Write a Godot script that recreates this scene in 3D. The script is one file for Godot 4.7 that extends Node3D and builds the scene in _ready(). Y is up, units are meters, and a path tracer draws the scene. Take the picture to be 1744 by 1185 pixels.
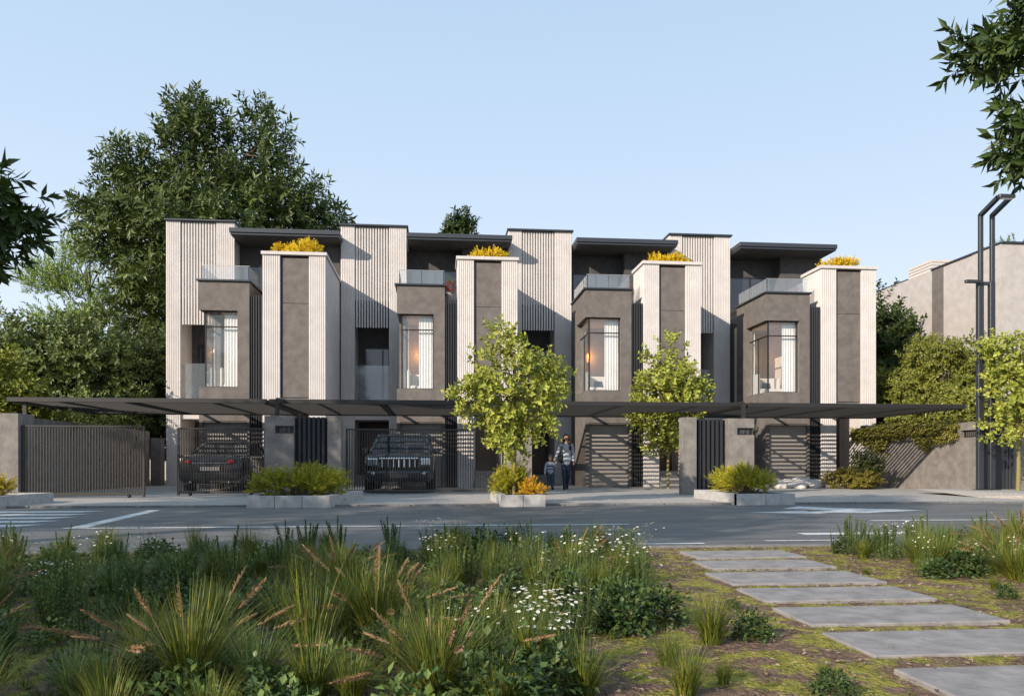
extends Node3D
# x runs to the right along the facades, depth runs along -z; the houses' garage fronts stand at depth FRONT.
const FRONT := 25.6
var rng := RandomNumberGenerator.new()
var used := {}
var M := {}

# ---------------------------------------------------------------- mesh builder
class MB:
	var v := PackedVector3Array()
	var n := PackedVector3Array()
	var c := PackedColorArray()
	var ix := PackedInt32Array()
	var col := Color.WHITE
	func vert(p: Vector3, nn: Vector3) -> int:
		v.append(p); n.append(nn); c.append(col)
		return v.size() - 1
	# corners counter-clockwise as seen from outside
	func tri(a: Vector3, b: Vector3, d: Vector3) -> void:
		var nn := (b - a).cross(d - a).normalized()
		var k := v.size()
		v.append(a); v.append(b); v.append(d)
		n.append(nn); n.append(nn); n.append(nn)
		c.append(col); c.append(col); c.append(col)
		ix.append(k); ix.append(k + 2); ix.append(k + 1)
	func quad(a: Vector3, b: Vector3, d: Vector3, e: Vector3) -> void:
		var nn := (d - a).cross(e - b).normalized()
		var k := v.size()
		v.append(a); v.append(b); v.append(d); v.append(e)
		for j in 4:
			n.append(nn); c.append(col)
		ix.append_array(PackedInt32Array([k, k + 2, k + 1, k, k + 3, k + 2]))
	func box(x0: float, x1: float, y0: float, y1: float, z0: float, z1: float) -> void:
		var a := Vector3(x0, y0, z1); var b := Vector3(x1, y0, z1); var d := Vector3(x1, y1, z1); var e := Vector3(x0, y1, z1)
		var f := Vector3(x0, y0, z0); var g := Vector3(x1, y0, z0); var h := Vector3(x1, y1, z0); var i := Vector3(x0, y1, z0)
		quad(a, b, d, e); quad(g, f, i, h); quad(f, a, e, i); quad(b, g, h, d); quad(e, d, h, i); quad(f, g, b, a)
	# box with chamfered edges
	func cbox(x0: float, x1: float, y0: float, y1: float, z0: float, z1: float, r: float) -> void:
		var m := Vector3(x0 + x1, y0 + y1, z0 + z1) * 0.5
		var s := Vector3(x1 - x0, y1 - y0, z1 - z0) * 0.5
		r = minf(r, minf(s.x, minf(s.y, s.z)) * 0.9)
		var P := func(sx: float, sy: float, sz: float, ax: int) -> Vector3:
			var q := s - Vector3(r, r, r)
			q[ax] = s[ax]
			return m + Vector3(q.x * sx, q.y * sy, q.z * sz)
		for ax in 3:
			var u := (ax + 1) % 3
			var w := (ax + 2) % 3
			for sg in [-1.0, 1.0]:
				var pts := []
				for k in [[-1, -1], [1, -1], [1, 1], [-1, 1]]:
					var sv := Vector3.ZERO
					sv[ax] = sg; sv[u] = k[0]; sv[w] = k[1]
					pts.append(P.call(sv.x, sv.y, sv.z, ax))
				if sg > 0: quad(pts[0], pts[1], pts[2], pts[3])
				else: quad(pts[3], pts[2], pts[1], pts[0])
			for su in [-1.0, 1.0]:
				for sw in [-1.0, 1.0]:
					var q := []
					for e in [[-1.0, u], [1.0, u], [1.0, w], [-1.0, w]]:
						var sv := Vector3.ZERO
						sv[ax] = e[0]; sv[u] = su; sv[w] = sw
						q.append(P.call(sv.x, sv.y, sv.z, e[1]))
					if su * sw > 0: quad(q[3], q[2], q[1], q[0])
					else: quad(q[0], q[1], q[2], q[3])
		for sx in [-1.0, 1.0]:
			for sy in [-1.0, 1.0]:
				for sz in [-1.0, 1.0]:
					var a: Vector3 = P.call(sx, sy, sz, 0); var b: Vector3 = P.call(sx, sy, sz, 1); var d: Vector3 = P.call(sx, sy, sz, 2)
					if sx * sy * sz > 0: tri(a, b, d)
					else: tri(a, d, b)
	func tube(pts: Array, rad: Array, sides: int, cap := true) -> void:
		var rings := []
		var side := Vector3.RIGHT
		for k in pts.size():
			var t: Vector3 = (pts[mini(k + 1, pts.size() - 1)] - pts[maxi(k - 1, 0)]).normalized()
			if k == 0 and absf(t.dot(side)) > 0.8: side = Vector3.FORWARD
			side = (side - t * t.dot(side)).normalized()
			var up := t.cross(side)
			var first := v.size()
			for j in sides:
				var a := TAU * j / sides
				var o := side * cos(a) + up * sin(a)
				vert(pts[k] + o * rad[k], o)
			rings.append(first)
		for k in pts.size() - 1:
			for j in sides:
				var a: int = rings[k] + j; var b: int = rings[k] + (j + 1) % sides
				var d: int = rings[k + 1] + j; var e: int = rings[k + 1] + (j + 1) % sides
				ix.append_array(PackedInt32Array([a, d, b, b, d, e]))
		if cap:
			for k in [0, pts.size() - 1]:
				var t: Vector3 = (pts[k] - pts[1 if k == 0 else pts.size() - 2]).normalized()
				var m := vert(pts[k], t)
				for j in sides:
					var a: int = rings[k] + j; var b: int = rings[k] + (j + 1) % sides
					if k == 0: ix.append_array(PackedInt32Array([m, a, b]))
					else: ix.append_array(PackedInt32Array([m, b, a]))
	# square bar between two points
	func bar(a: Vector3, b: Vector3, w: float, h: float) -> void:
		var t := (b - a).normalized()
		var up := Vector3.UP if absf(t.y) < 0.9 else Vector3.BACK
		var s := t.cross(up).normalized() * w * 0.5
		up = s.cross(t).normalized() * h * 0.5
		var p := [a - s - up, a + s - up, a + s + up, a - s + up, b - s - up, b + s - up, b + s + up, b - s + up]
		quad(p[3], p[2], p[1], p[0]); quad(p[4], p[5], p[6], p[7])
		for k in 4:
			var l := (k + 1) % 4
			quad(p[k], p[l], p[l + 4], p[k + 4])
	# leaf folded along its midrib: dir is where it points, up its upper side
	func leaf(b: Vector3, dir: Vector3, up: Vector3, len: float, wid: float) -> void:
		var s := dir.cross(up).normalized() * wid * 0.5
		var m := b + dir * len * 0.45 - up * wid * 0.12
		var l := b + dir * len * 0.4 - s + up * wid * 0.1
		var r := b + dir * len * 0.4 + s + up * wid * 0.1
		var t := b + dir * len - up * len * 0.12
		tri(b, m, l); tri(m, t, l); tri(b, r, m); tri(m, r, t)
	# flat polygon lying level
	func flat(poly: PackedVector2Array, y: float) -> void:
		var id := Geometry2D.triangulate_polygon(poly)
		for k in range(0, id.size(), 3):
			var p := []
			for j in 3: p.append(Vector3(poly[id[k + j]].x, y, poly[id[k + j]].y))
			if (p[1] - p[0]).cross(p[2] - p[0]).y > 0: tri(p[0], p[1], p[2])
			else: tri(p[0], p[2], p[1])
	func mesh() -> ArrayMesh:
		var a := []
		a.resize(Mesh.ARRAY_MAX)
		a[Mesh.ARRAY_VERTEX] = v; a[Mesh.ARRAY_NORMAL] = n; a[Mesh.ARRAY_COLOR] = c; a[Mesh.ARRAY_INDEX] = ix
		var r := ArrayMesh.new()
		r.add_surface_from_arrays(Mesh.PRIMITIVE_TRIANGLES, a)
		return r

# ---------------------------------------------------------------- nodes
func numbered(called: String) -> String:
	if not used.has(called):
		used[called] = 0
		return called
	used[called] += 1
	return "%s_%03d" % [called, used[called]]

func tag(o: Node3D, label: String, category := "", group := "", kind := "") -> Node3D:
	if label: o.set_meta("label", label)
	if category: o.set_meta("category", category)
	if group: o.set_meta("group", group)
	if kind: o.set_meta("kind", kind)
	return o

func thing(called: String, label: String, category: String, at := Vector3.ZERO, group := "") -> Node3D:
	var o := Node3D.new()
	o.name = numbered(called)
	add_child(o)
	o.position = at
	return tag(o, label, category, group)

func inst(mesh: Mesh, m: Material, called: String, parent: Node3D) -> MeshInstance3D:
	var o := MeshInstance3D.new()
	o.mesh = mesh
	o.material_override = null
	if mesh.get_surface_count(): o.set_surface_override_material(0, m)
	o.name = called if parent != self else numbered(called)
	parent.add_child(o, true)
	return o

func part(parent: Node3D, called: String, mb: MB, m: Material) -> MeshInstance3D:
	return inst(mb.mesh(), m, called, parent)

func pbox(parent: Node3D, called: String, m: Material, x0: float, x1: float, y0: float, y1: float, z0: float, z1: float, bevel := 0.0) -> MeshInstance3D:
	var b := MB.new()
	if bevel > 0: b.cbox(x0, x1, y0, y1, minf(z0, z1), maxf(z0, z1), bevel)
	else: b.box(x0, x1, y0, y1, minf(z0, z1), maxf(z0, z1))
	return part(parent, called, b, m)

func structure(called: String, mb: MB, m: Material) -> MeshInstance3D:
	var o := part(self, called, mb, m)
	o.set_meta("kind", "structure")
	return o

func copy(o: Node3D, label: String, at: Vector3, turn := 0.0, size := 1.0) -> Node3D:
	var r: Node3D = o.duplicate()
	r.name = numbered(String(o.name).trim_suffix("_000"))
	add_child(r)
	r.position = at
	r.rotation.y = turn
	r.scale = Vector3.ONE * size
	r.set_meta("label", label)
	return r

func many(parent: Node3D, called: String, mesh: Mesh, m: Material, xf: Array, cols: PackedColorArray) -> MultiMeshInstance3D:
	var mm := MultiMesh.new()
	mm.transform_format = MultiMesh.TRANSFORM_3D
	mm.use_colors = true
	mm.mesh = mesh
	mm.instance_count = xf.size()
	for k in xf.size():
		mm.set_instance_transform(k, xf[k])
		mm.set_instance_color(k, cols[k])
	var o := MultiMeshInstance3D.new()
	o.multimesh = mm
	o.material_override = m
	o.name = called if parent != self else numbered(called)
	parent.add_child(o, true)
	return o

func rf(a: float, b: float) -> float:
	return rng.randf_range(a, b)

func rdir() -> Vector3:
	var y := rf(-1, 1)
	var a := rf(0, TAU)
	var r := sqrt(1 - y * y)
	return Vector3(r * cos(a), y, r * sin(a))

func basis_to(dir: Vector3, roll: float, size: float) -> Basis:
	var y := dir.normalized()
	var x := y.cross(Vector3.UP if absf(y.y) < 0.95 else Vector3.RIGHT).normalized()
	x = x.rotated(y, roll)
	return Basis(x * size, y * size, x.cross(y) * size)

# ---------------------------------------------------------------- materials
func lin(r: float, g: float, b: float) -> Color:
	return Color(r, g, b).linear_to_srgb()

func noise_tex(freq: float, octaves: int, lo: Color, hi: Color, size := 512, seed_ := 1, kind := FastNoiseLite.TYPE_SIMPLEX_SMOOTH, mid := -1.0) -> NoiseTexture2D:
	var f := FastNoiseLite.new()
	f.noise_type = kind
	f.seed = seed_
	f.frequency = freq
	f.fractal_octaves = octaves
	f.fractal_gain = 0.6
	var t := NoiseTexture2D.new()
	t.width = size
	t.height = size
	t.seamless = true
	t.noise = f
	var g := Gradient.new()
	g.set_color(0, lo)
	g.set_color(1, hi)
	if mid >= 0:
		g.set_offset(0, mid - 0.08)
		g.set_offset(1, mid + 0.08)
	else:
		g.set_offset(0, 0.2)
		g.set_offset(1, 0.8)
	t.color_ramp = g
	return t

func mat(called: String, color: Color, rough := 0.8, metal := 0.0) -> StandardMaterial3D:
	var m := StandardMaterial3D.new()
	m.resource_name = called
	m.albedo_color = color
	m.roughness = rough
	m.metallic = metal
	M[called] = m
	return m

# mottled material: colour between lo and hi, laid on by position in the world
func mottled(called: String, lo: Color, hi: Color, scale_m: float, rough := 0.85, relief := 0.0, seed_ := 1, freq := 0.012, octaves := 5) -> StandardMaterial3D:
	var m := mat(called, Color.WHITE, rough)
	m.albedo_texture = noise_tex(freq, octaves, lo, hi, 512, seed_)
	m.uv1_triplanar = true
	m.uv1_world_triplanar = true
	m.uv1_scale = Vector3.ONE / scale_m
	if relief > 0:
		m.heightmap_enabled = true
		m.heightmap_texture = noise_tex(freq * 3.0, 4, Color.BLACK, Color.WHITE, 512, seed_ + 7)
		m.heightmap_scale = relief
	return m

func leaf_mat(called: String, rough := 0.45, through := 0.55) -> StandardMaterial3D:
	var m := mat(called, Color.WHITE, rough)
	m.vertex_color_use_as_albedo = true
	m.backlight_enabled = true
	m.backlight = Color(through, through, through * 0.6)
	m.metallic_specular = 0.4
	return m

func make_materials() -> void:
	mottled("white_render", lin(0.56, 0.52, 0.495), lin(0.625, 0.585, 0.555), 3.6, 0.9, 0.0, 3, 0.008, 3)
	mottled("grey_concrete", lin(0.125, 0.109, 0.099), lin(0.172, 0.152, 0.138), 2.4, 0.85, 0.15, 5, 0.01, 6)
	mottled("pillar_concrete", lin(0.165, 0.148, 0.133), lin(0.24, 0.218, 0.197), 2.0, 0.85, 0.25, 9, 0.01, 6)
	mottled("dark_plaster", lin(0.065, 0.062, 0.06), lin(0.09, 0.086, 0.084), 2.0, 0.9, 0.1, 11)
	mottled("kerb_concrete", lin(0.36, 0.35, 0.335), lin(0.5, 0.485, 0.46), 1.5, 0.9, 0.2, 13)
	mottled("kerb_dark", lin(0.13, 0.125, 0.118), lin(0.2, 0.19, 0.18), 1.5, 0.9, 0.2, 14)
	mottled("planter_concrete", lin(0.36, 0.35, 0.335), lin(0.47, 0.455, 0.435), 1.2, 0.9, 0.15, 17)
	mottled("slab_stone", lin(0.205, 0.188, 0.18), lin(0.305, 0.28, 0.268), 0.9, 0.8, 0.15, 19, 0.008, 6)
	mottled("paving", lin(0.26, 0.235, 0.21), lin(0.46, 0.42, 0.38), 1.1, 0.9, 0.2, 23, 0.03, 4)
	mottled("drive", lin(0.28, 0.265, 0.245), lin(0.4, 0.38, 0.35), 2.0, 0.9, 0.15, 27)
	mottled("asphalt", lin(0.088, 0.085, 0.082), lin(0.145, 0.14, 0.134), 3.1, 0.65, 0.35, 29, 0.012, 6)
	M["asphalt"].uv1_scale = Vector3(0.1, 0.32, 0.32)
	mottled("road_paint", lin(0.42, 0.42, 0.41), lin(0.68, 0.68, 0.66), 0.9, 0.7, 0.1, 31, 0.02, 5)
	mottled("soil", lin(0.05, 0.028, 0.018), lin(0.13, 0.08, 0.05), 0.5, 1.0, 1.2, 37, 0.03, 5)
	mottled("lawn_ground", lin(0.05, 0.07, 0.02), lin(0.09, 0.11, 0.035), 3.0, 1.0, 0.6, 41)
	mottled("rock", lin(0.5, 0.46, 0.43), lin(0.68, 0.64, 0.6), 0.4, 0.9, 0.5, 43, 0.02, 5)
	mottled("bark", lin(0.10, 0.075, 0.055), lin(0.2, 0.16, 0.12), 0.25, 0.95, 0.8, 47, 0.02, 4)
	mottled("green_bark", lin(0.2, 0.17, 0.06), lin(0.3, 0.26, 0.1), 0.2, 0.8, 0.4, 49, 0.02, 4)
	mottled("brick", lin(0.5, 0.45, 0.41), lin(0.62, 0.57, 0.52), 0.6, 0.9, 0.2, 53)
	mottled("mortar", lin(0.22, 0.19, 0.17), lin(0.28, 0.25, 0.22), 0.6, 0.95, 0.2, 54)
	mottled("room_wall", lin(0.56, 0.47, 0.37), lin(0.62, 0.53, 0.42), 2.0, 0.9, 0.0, 59)
	mat("room_floor", lin(0.3, 0.22, 0.14), 0.5)
	mat("room_ceiling", lin(0.7, 0.68, 0.64), 0.9)
	mat("roof_metal", lin(0.052, 0.058, 0.068), 0.45, 0.3)
	mat("slat_dark", lin(0.03, 0.031, 0.034), 0.5, 0.2)
	mat("canopy_metal", lin(0.034, 0.032, 0.03), 0.5, 0.3)
	mat("gate_metal", lin(0.055, 0.05, 0.045), 0.45, 0.4)
	mat("lamp_metal", lin(0.04, 0.045, 0.052), 0.4, 0.3)
	mat("frame_dark", lin(0.02, 0.021, 0.023), 0.4, 0.2)
	mat("screen_grey", lin(0.2, 0.195, 0.195), 0.7)
	mat("garage", lin(0.29, 0.262, 0.238), 0.6)
	mat("door_wood", lin(0.09, 0.055, 0.035), 0.5)
	mat("dark_void", lin(0.02, 0.02, 0.022), 0.9)
	mat("steps", lin(0.3, 0.285, 0.26), 0.85)
	mat("number_steel", lin(0.5, 0.49, 0.47), 0.4, 0.6)
	mat("digit_steel", lin(0.13, 0.125, 0.12), 0.5, 0.3)
	mottled("neighbour_render", lin(0.42, 0.385, 0.36), lin(0.49, 0.45, 0.425), 3.0, 0.9, 0.1, 91)
	var cu := mat("curtain", lin(0.84, 0.82, 0.78), 0.95)
	cu.backlight_enabled = true
	cu.backlight = Color(0.5, 0.5, 0.48)
	mat("sofa", lin(0.7, 0.66, 0.6), 0.95)
	mat("cushion", lin(0.03, 0.03, 0.035), 0.95)
	mat("brass", lin(0.5, 0.3, 0.1), 0.35, 0.8)
	for g in [["glass", Color(0.75, 0.85, 0.9, 0.06), 0.03], ["rail_glass", Color(0.72, 0.77, 0.8, 0.12), 0.04], ["car_glass", Color(0.05, 0.06, 0.07, 0.55), 0.03], ["lens_glass", Color(0.8, 0.85, 0.9, 0.15), 0.05]]:
		var m := mat(g[0], g[1], g[2])
		m.transparency = BaseMaterial3D.TRANSPARENCY_ALPHA
		m.metallic_specular = 0.5
	var dg := mat("dark_glass", lin(0.03, 0.035, 0.04), 0.05)
	dg.metallic_specular = 0.8
	leaf_mat("leaf")
	leaf_mat("blade", 0.5, 0.5)
	leaf_mat("petal", 0.7, 0.5)
	var pl := mat("plume", Color.WHITE, 0.9)
	pl.vertex_color_use_as_albedo = true
	pl.backlight_enabled = true
	pl.backlight = Color(0.5, 0.45, 0.35)
	var cp := mat("car_paint", lin(0.006, 0.0065, 0.008), 0.25, 0.2)
	cp.clearcoat_enabled = true
	cp.clearcoat = 1.0
	cp.clearcoat_roughness = 0.04
	mat("rubber", lin(0.012, 0.012, 0.012), 0.85)
	mat("rim", lin(0.4, 0.4, 0.41), 0.3, 0.9)
	mat("chrome", lin(0.75, 0.75, 0.76), 0.12, 1.0)
	mat("headlight", lin(0.75, 0.78, 0.8), 0.15, 0.7)
	mat("tail_red", lin(0.32, 0.012, 0.02), 0.2)
	mat("plate_white", lin(0.16, 0.16, 0.16), 0.6)
	mat("skin", lin(0.42, 0.22, 0.14), 0.6)
	var pe := mat("person", Color.WHITE, 0.75)
	pe.vertex_color_use_as_albedo = true
	mat("hair", lin(0.02, 0.011, 0.007), 0.6)
	mat("bag", lin(0.012, 0.012, 0.016), 0.6)
	mat("pot", lin(0.4, 0.38, 0.36), 0.8)
	var gm := StandardMaterial3D.new()   # moss, litter and earth: patches with outlines of their own
	gm.resource_name = "garden_ground"
	gm.albedo_texture = noise_tex(0.02, 5, lin(0.1, 0.056, 0.036), lin(0.24, 0.15, 0.1), 1024, 61)
	gm.detail_enabled = true
	gm.detail_albedo = noise_tex(0.03, 4, lin(0.17, 0.16, 0.014), lin(0.34, 0.3, 0.04), 512, 67)
	gm.detail_mask = noise_tex(0.006, 6, Color.BLACK, Color.WHITE, 1024, 71, FastNoiseLite.TYPE_SIMPLEX_SMOOTH, 0.52)
	gm.uv1_triplanar = true
	gm.uv1_world_triplanar = true
	gm.uv1_scale = Vector3.ONE / 1.7
	gm.heightmap_enabled = true
	gm.heightmap_texture = noise_tex(0.05, 4, Color.BLACK, Color.WHITE, 1024, 73)
	gm.heightmap_scale = 1.5
	gm.roughness = 1.0
	M["garden_ground"] = gm

# ---------------------------------------------------------------- camera, sky, sun
func make_light() -> void:
	var cam := Camera3D.new()
	cam.name = "camera"
	add_child(cam)
	cam.position = Vector3(0, 0.78, 0)
	cam.rotation.y = -atan(127.0 / 1326.0)
	cam.near = 0.1
	cam.far = 900.0
	cam.projection = Camera3D.PROJECTION_FRUSTUM   # level camera, lens shifted upwards
	cam.size = 0.1 * 1185.0 / 1326.0
	cam.frustum_offset = Vector2(0, 0.1 * 197.5 / 1326.0)
	cam.current = true
	var sky := ProceduralSkyMaterial.new()
	sky.sky_top_color = Color(0.61, 0.72, 0.825)
	sky.sky_horizon_color = Color(0.896, 0.928, 1.0)
	sky.sky_curve = 0.22
	sky.ground_horizon_color = Color(0.6, 0.62, 0.62)
	sky.ground_bottom_color = Color(0.3, 0.3, 0.27)
	sky.sun_angle_max = 1.0
	var e := Environment.new()
	e.background_mode = Environment.BG_SKY
	e.sky = Sky.new()
	e.sky.sky_material = sky
	e.background_energy_multiplier = 1.0
	e.tonemap_mode = Environment.TONE_MAPPER_LINEAR
	e.tonemap_exposure = 1.3
	e.sdfgi_enabled = true
	e.ssao_enabled = true
	e.ssil_enabled = true
	var w := WorldEnvironment.new()
	w.name = "world"
	w.environment = e
	add_child(w)
	var sun := DirectionalLight3D.new()
	sun.name = "sun"
	add_child(sun)
	sun.look_at_from_position(Vector3.ZERO, Vector3(1.72, -1.0, -1.49))
	sun.light_energy = 1.5
	sun.light_color = Color(1.0, 0.94, 0.87)
	sun.light_angular_distance = 0.6
	sun.shadow_enabled = true

# ---------------------------------------------------------------- ground, road, pavement
const ROAD_Y := -0.035
func rect(x0: float, x1: float, d0: float, d1: float) -> PackedVector2Array:
	return PackedVector2Array([Vector2(x0, -d0), Vector2(x1, -d0), Vector2(x1, -d1), Vector2(x0, -d1)])

func make_setting() -> void:
	var b := MB.new()
	b.flat(rect(-400, 400, -300, 500), -0.3)
	structure("ground", b, M.lawn_ground)
	b = MB.new()
	b.box(-90, 90, -0.29, ROAD_Y, -15.12, -7.34)
	structure("road", b, M.asphalt)
	b = MB.new()                       # pavement in front of the gates and the lots behind it
	b.box(-90, 90, -0.29, 0.0, -19.0, -15.22)
	structure("pavement", b, M.paving)
	b = MB.new()
	b.box(-10.2, 14.72, -0.29, 0.003, -31.2, -19.0)
	structure("driveway", b, M.drive)
	b = MB.new()
	b.box(-90, -10.2, -0.29, -0.01, -80, -19.0)
	b.box(14.72, 90, -0.29, -0.01, -80, -19.0)
	b.box(-10.2, 14.72, -0.29, -0.01, -80, -31.2)
	structure("lawn", b, M.lawn_ground)
	var kerb := Node3D.new()
	kerb.name = "far_kerb"
	add_child(kerb)
	kerb.set_meta("kind", "structure")
	var kb := MB.new()
	kb.cbox(-0.492, 0.492, -0.29, 0.004, -15.22, -15.12, 0.012)
	var km := kb.mesh()
	for k in 30:
		inst(km, M.kerb_dark, "kerb_stone", kerb).position.x = -13.0 + k
	var kerb2 := Node3D.new()
	kerb2.name = "near_kerb"
	add_child(kerb2)
	kerb2.set_meta("kind", "structure")
	kb = MB.new()
	kb.cbox(-0.492, 0.492, -0.29, 0.0, -7.34, -7.22, 0.012)
	km = kb.mesh()
	for k in 14:
		inst(km, M.kerb_dark, "kerb_stone", kerb2).position.x = -5.5 + k
	# garden ground: gently uneven sheet
	b = MB.new()
	var fn := FastNoiseLite.new()
	fn.seed = 5
	fn.frequency = 0.9
	var nx := 130
	var nz := 62
	var id := PackedInt32Array()
	for j in nz + 1:
		for i in nx + 1:
			var x := -9.0 + 20.0 * i / nx
			var d := 7.22 - 9.5 * j / nz
			var y := ground_y(fn, x, d)
			var nn := Vector3(ground_y(fn, x - 0.05, d) - ground_y(fn, x + 0.05, d), 0.1, -(ground_y(fn, x, d - 0.05) - ground_y(fn, x, d + 0.05))).normalized()
			b.vert(Vector3(x, y, -d), nn)
	for j in nz:
		for i in nx:
			var a := j * (nx + 1) + i
			b.ix.append_array(PackedInt32Array([a, a + 1, a + nx + 1, a + 1, a + nx + 2, a + nx + 1]))
	structure("garden_bed", b, M.garden_ground)
	make_markings()
	make_path()

func ground_y(fn: FastNoiseLite, x: float, d: float) -> float:
	var y := -0.012 + 0.016 * fn.get_noise_2d(x, d)
	if x > 1.55 and x < 3.3: y = minf(y, -0.006)
	if d > 7.0: y = lerpf(y, -0.02, (d - 7.0) / 0.22)
	return y

func make_markings() -> void:
	var y := ROAD_Y + 0.004
	var cross := Node3D.new()
	cross.name = "crosswalk_marking"
	add_child(cross)
	cross.set_meta("kind", "structure")
	var ends := [[14.1, -5.72], [13.3, -5.6], [12.5, -5.48], [11.75, -5.36], [11.0, -5.22]]
	for e in ends:
		var b := MB.new()
		b.flat(PackedVector2Array([Vector2(-14, -e[0]), Vector2(e[1], -e[0]), Vector2(e[1] - 0.25, -e[0] + 0.4), Vector2(-14, -e[0] + 0.4)]), y)
		part(cross, "stripe", b, M.road_paint)
	var lines := Node3D.new()
	lines.name = "lane_marking"
	add_child(lines)
	lines.set_meta("kind", "structure")
	var b2 := MB.new()
	b2.flat(PackedVector2Array([Vector2(-5.05, -14.2), Vector2(-4.84, -14.2), Vector2(-4.46, -10.42), Vector2(-4.67, -10.42)]), y)
	part(lines, "line", b2, M.road_paint)
	for r in [[-4.7, 2.57, 10.24, 10.37], [6.2, 30.0, 10.58, 10.7], [2.0, 2.72, 7.7, 7.8], [3.45, 4.3, 7.9, 7.98], [4.2, 5.65, 8.55, 8.8]]:
		b2 = MB.new()
		b2.flat(rect(r[0], r[1], r[2], r[3]), y)
		part(lines, "line", b2, M.road_paint)
	# forked arrow on the far lane
	b2 = MB.new()
	b2.flat(PackedVector2Array([Vector2(5.1, -12.55), Vector2(6.35, -12.15), Vector2(6.3, -12.38), Vector2(7.1, -12.3), Vector2(8.6, -12.95), Vector2(7.3, -13.75), Vector2(6.9, -14.35), Vector2(6.2, -13.55), Vector2(6.6, -13.4), Vector2(6.9, -12.95), Vector2(6.3, -12.72), Vector2(6.35, -12.95)]), y)
	part(lines, "arrow", b2, M.road_paint)

func make_path() -> void:
	var path := Node3D.new()
	path.name = "garden_path"
	add_child(path)
	path.set_meta("kind", "structure")
	var rows := [[1.69, 2.76, 1.78, 2.24], [1.72, 2.77, 2.4, 2.8], [1.76, 2.8, 2.99, 3.43], [1.8, 2.83, 3.6, 4.05], [1.85, 2.88, 4.24, 4.69], [1.9, 2.95, 4.86, 5.4], [2.03, 3.0, 5.6, 6.07], [2.14, 3.08, 6.24, 6.74]]
	for r in rows:
		var b := MB.new()
		b.cbox(r[0], r[1], -0.06, 0.006, -r[3], -r[2], 0.005)
		part(path, "paving_slab", b, M.slab_stone)

# ---------------------------------------------------------------- the houses
# wall face with fine upright ribs; origin at its lower left as seen from the front, ribs stand proud towards +z
func ribbed(w: float, h: float, pitch: float, depth: float) -> MB:
	var b := MB.new()
	var k := int(round(w / pitch))
	pitch = w / k
	for i in k:
		var x := i * pitch
		var a := x + pitch * 0.16
		var c := x + pitch * 0.34
		var d := x + pitch * 0.84
		var e := x + pitch
		b.quad(Vector3(x, 0, 0), Vector3(a, 0, 0), Vector3(a, h, 0), Vector3(x, h, 0))
		b.quad(Vector3(a, 0, 0), Vector3(c, 0, depth), Vector3(c, h, depth), Vector3(a, h, 0))
		b.quad(Vector3(c, 0, depth), Vector3(d, 0, depth), Vector3(d, h, depth), Vector3(c, h, depth))
		b.quad(Vector3(d, 0, depth), Vector3(e, 0, 0), Vector3(e, h, 0), Vector3(d, h, depth))
	return b

func rib_part(p: Node3D, x: float, y0: float, y1: float, dep: float, w: float, turn := 0.0) -> void:
	var o := part(p, "ribbed_wall", ribbed(w, y1 - y0, 0.066, 0.014), M.white_render)
	o.position = Vector3(x, y0, -(dep - FRONT))
	o.rotation.y = turn

func zz(d: float) -> float:
	return -(d - FRONT)

func wavy(w: float, h: float, waves: int, amp: float) -> MB:
	var b := MB.new()
	var k := waves * 8
	for i in k + 1:
		var t := float(i) / k
		var s := sin(t * waves * TAU) * amp + sin(t * waves * 2.3 * TAU + 1.0) * amp * 0.3
		var ds := cos(t * waves * TAU) * amp * waves * TAU / w
		var nn := Vector3(-ds, 0, 1).normalized()
		b.vert(Vector3(t * w, 0, s), nn)
		b.vert(Vector3(t * w, h, s * 0.8), nn)
	for i in k:
		var a := i * 2
		b.ix.append_array(PackedInt32Array([a, a + 1, a + 2, a + 2, a + 1, a + 3]))
	return b

# frame of four bars in a plane; along x when side is false, along z when true
func frame(p: Node3D, called: String, at: Vector3, w: float, h: float, bar: float, deep: float, side := false) -> MeshInstance3D:
	var b := MB.new()
	b.box(0, bar, 0, h, -deep, 0)
	b.box(w - bar, w, 0, h, -deep, 0)
	b.box(bar, w - bar, 0, bar, -deep, 0)
	b.box(bar, w - bar, h - bar, h, -deep, 0)
	var o := part(p, called, b, M.frame_dark)
	o.position = at
	if side: o.rotation.y = PI / 2
	return o

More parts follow.
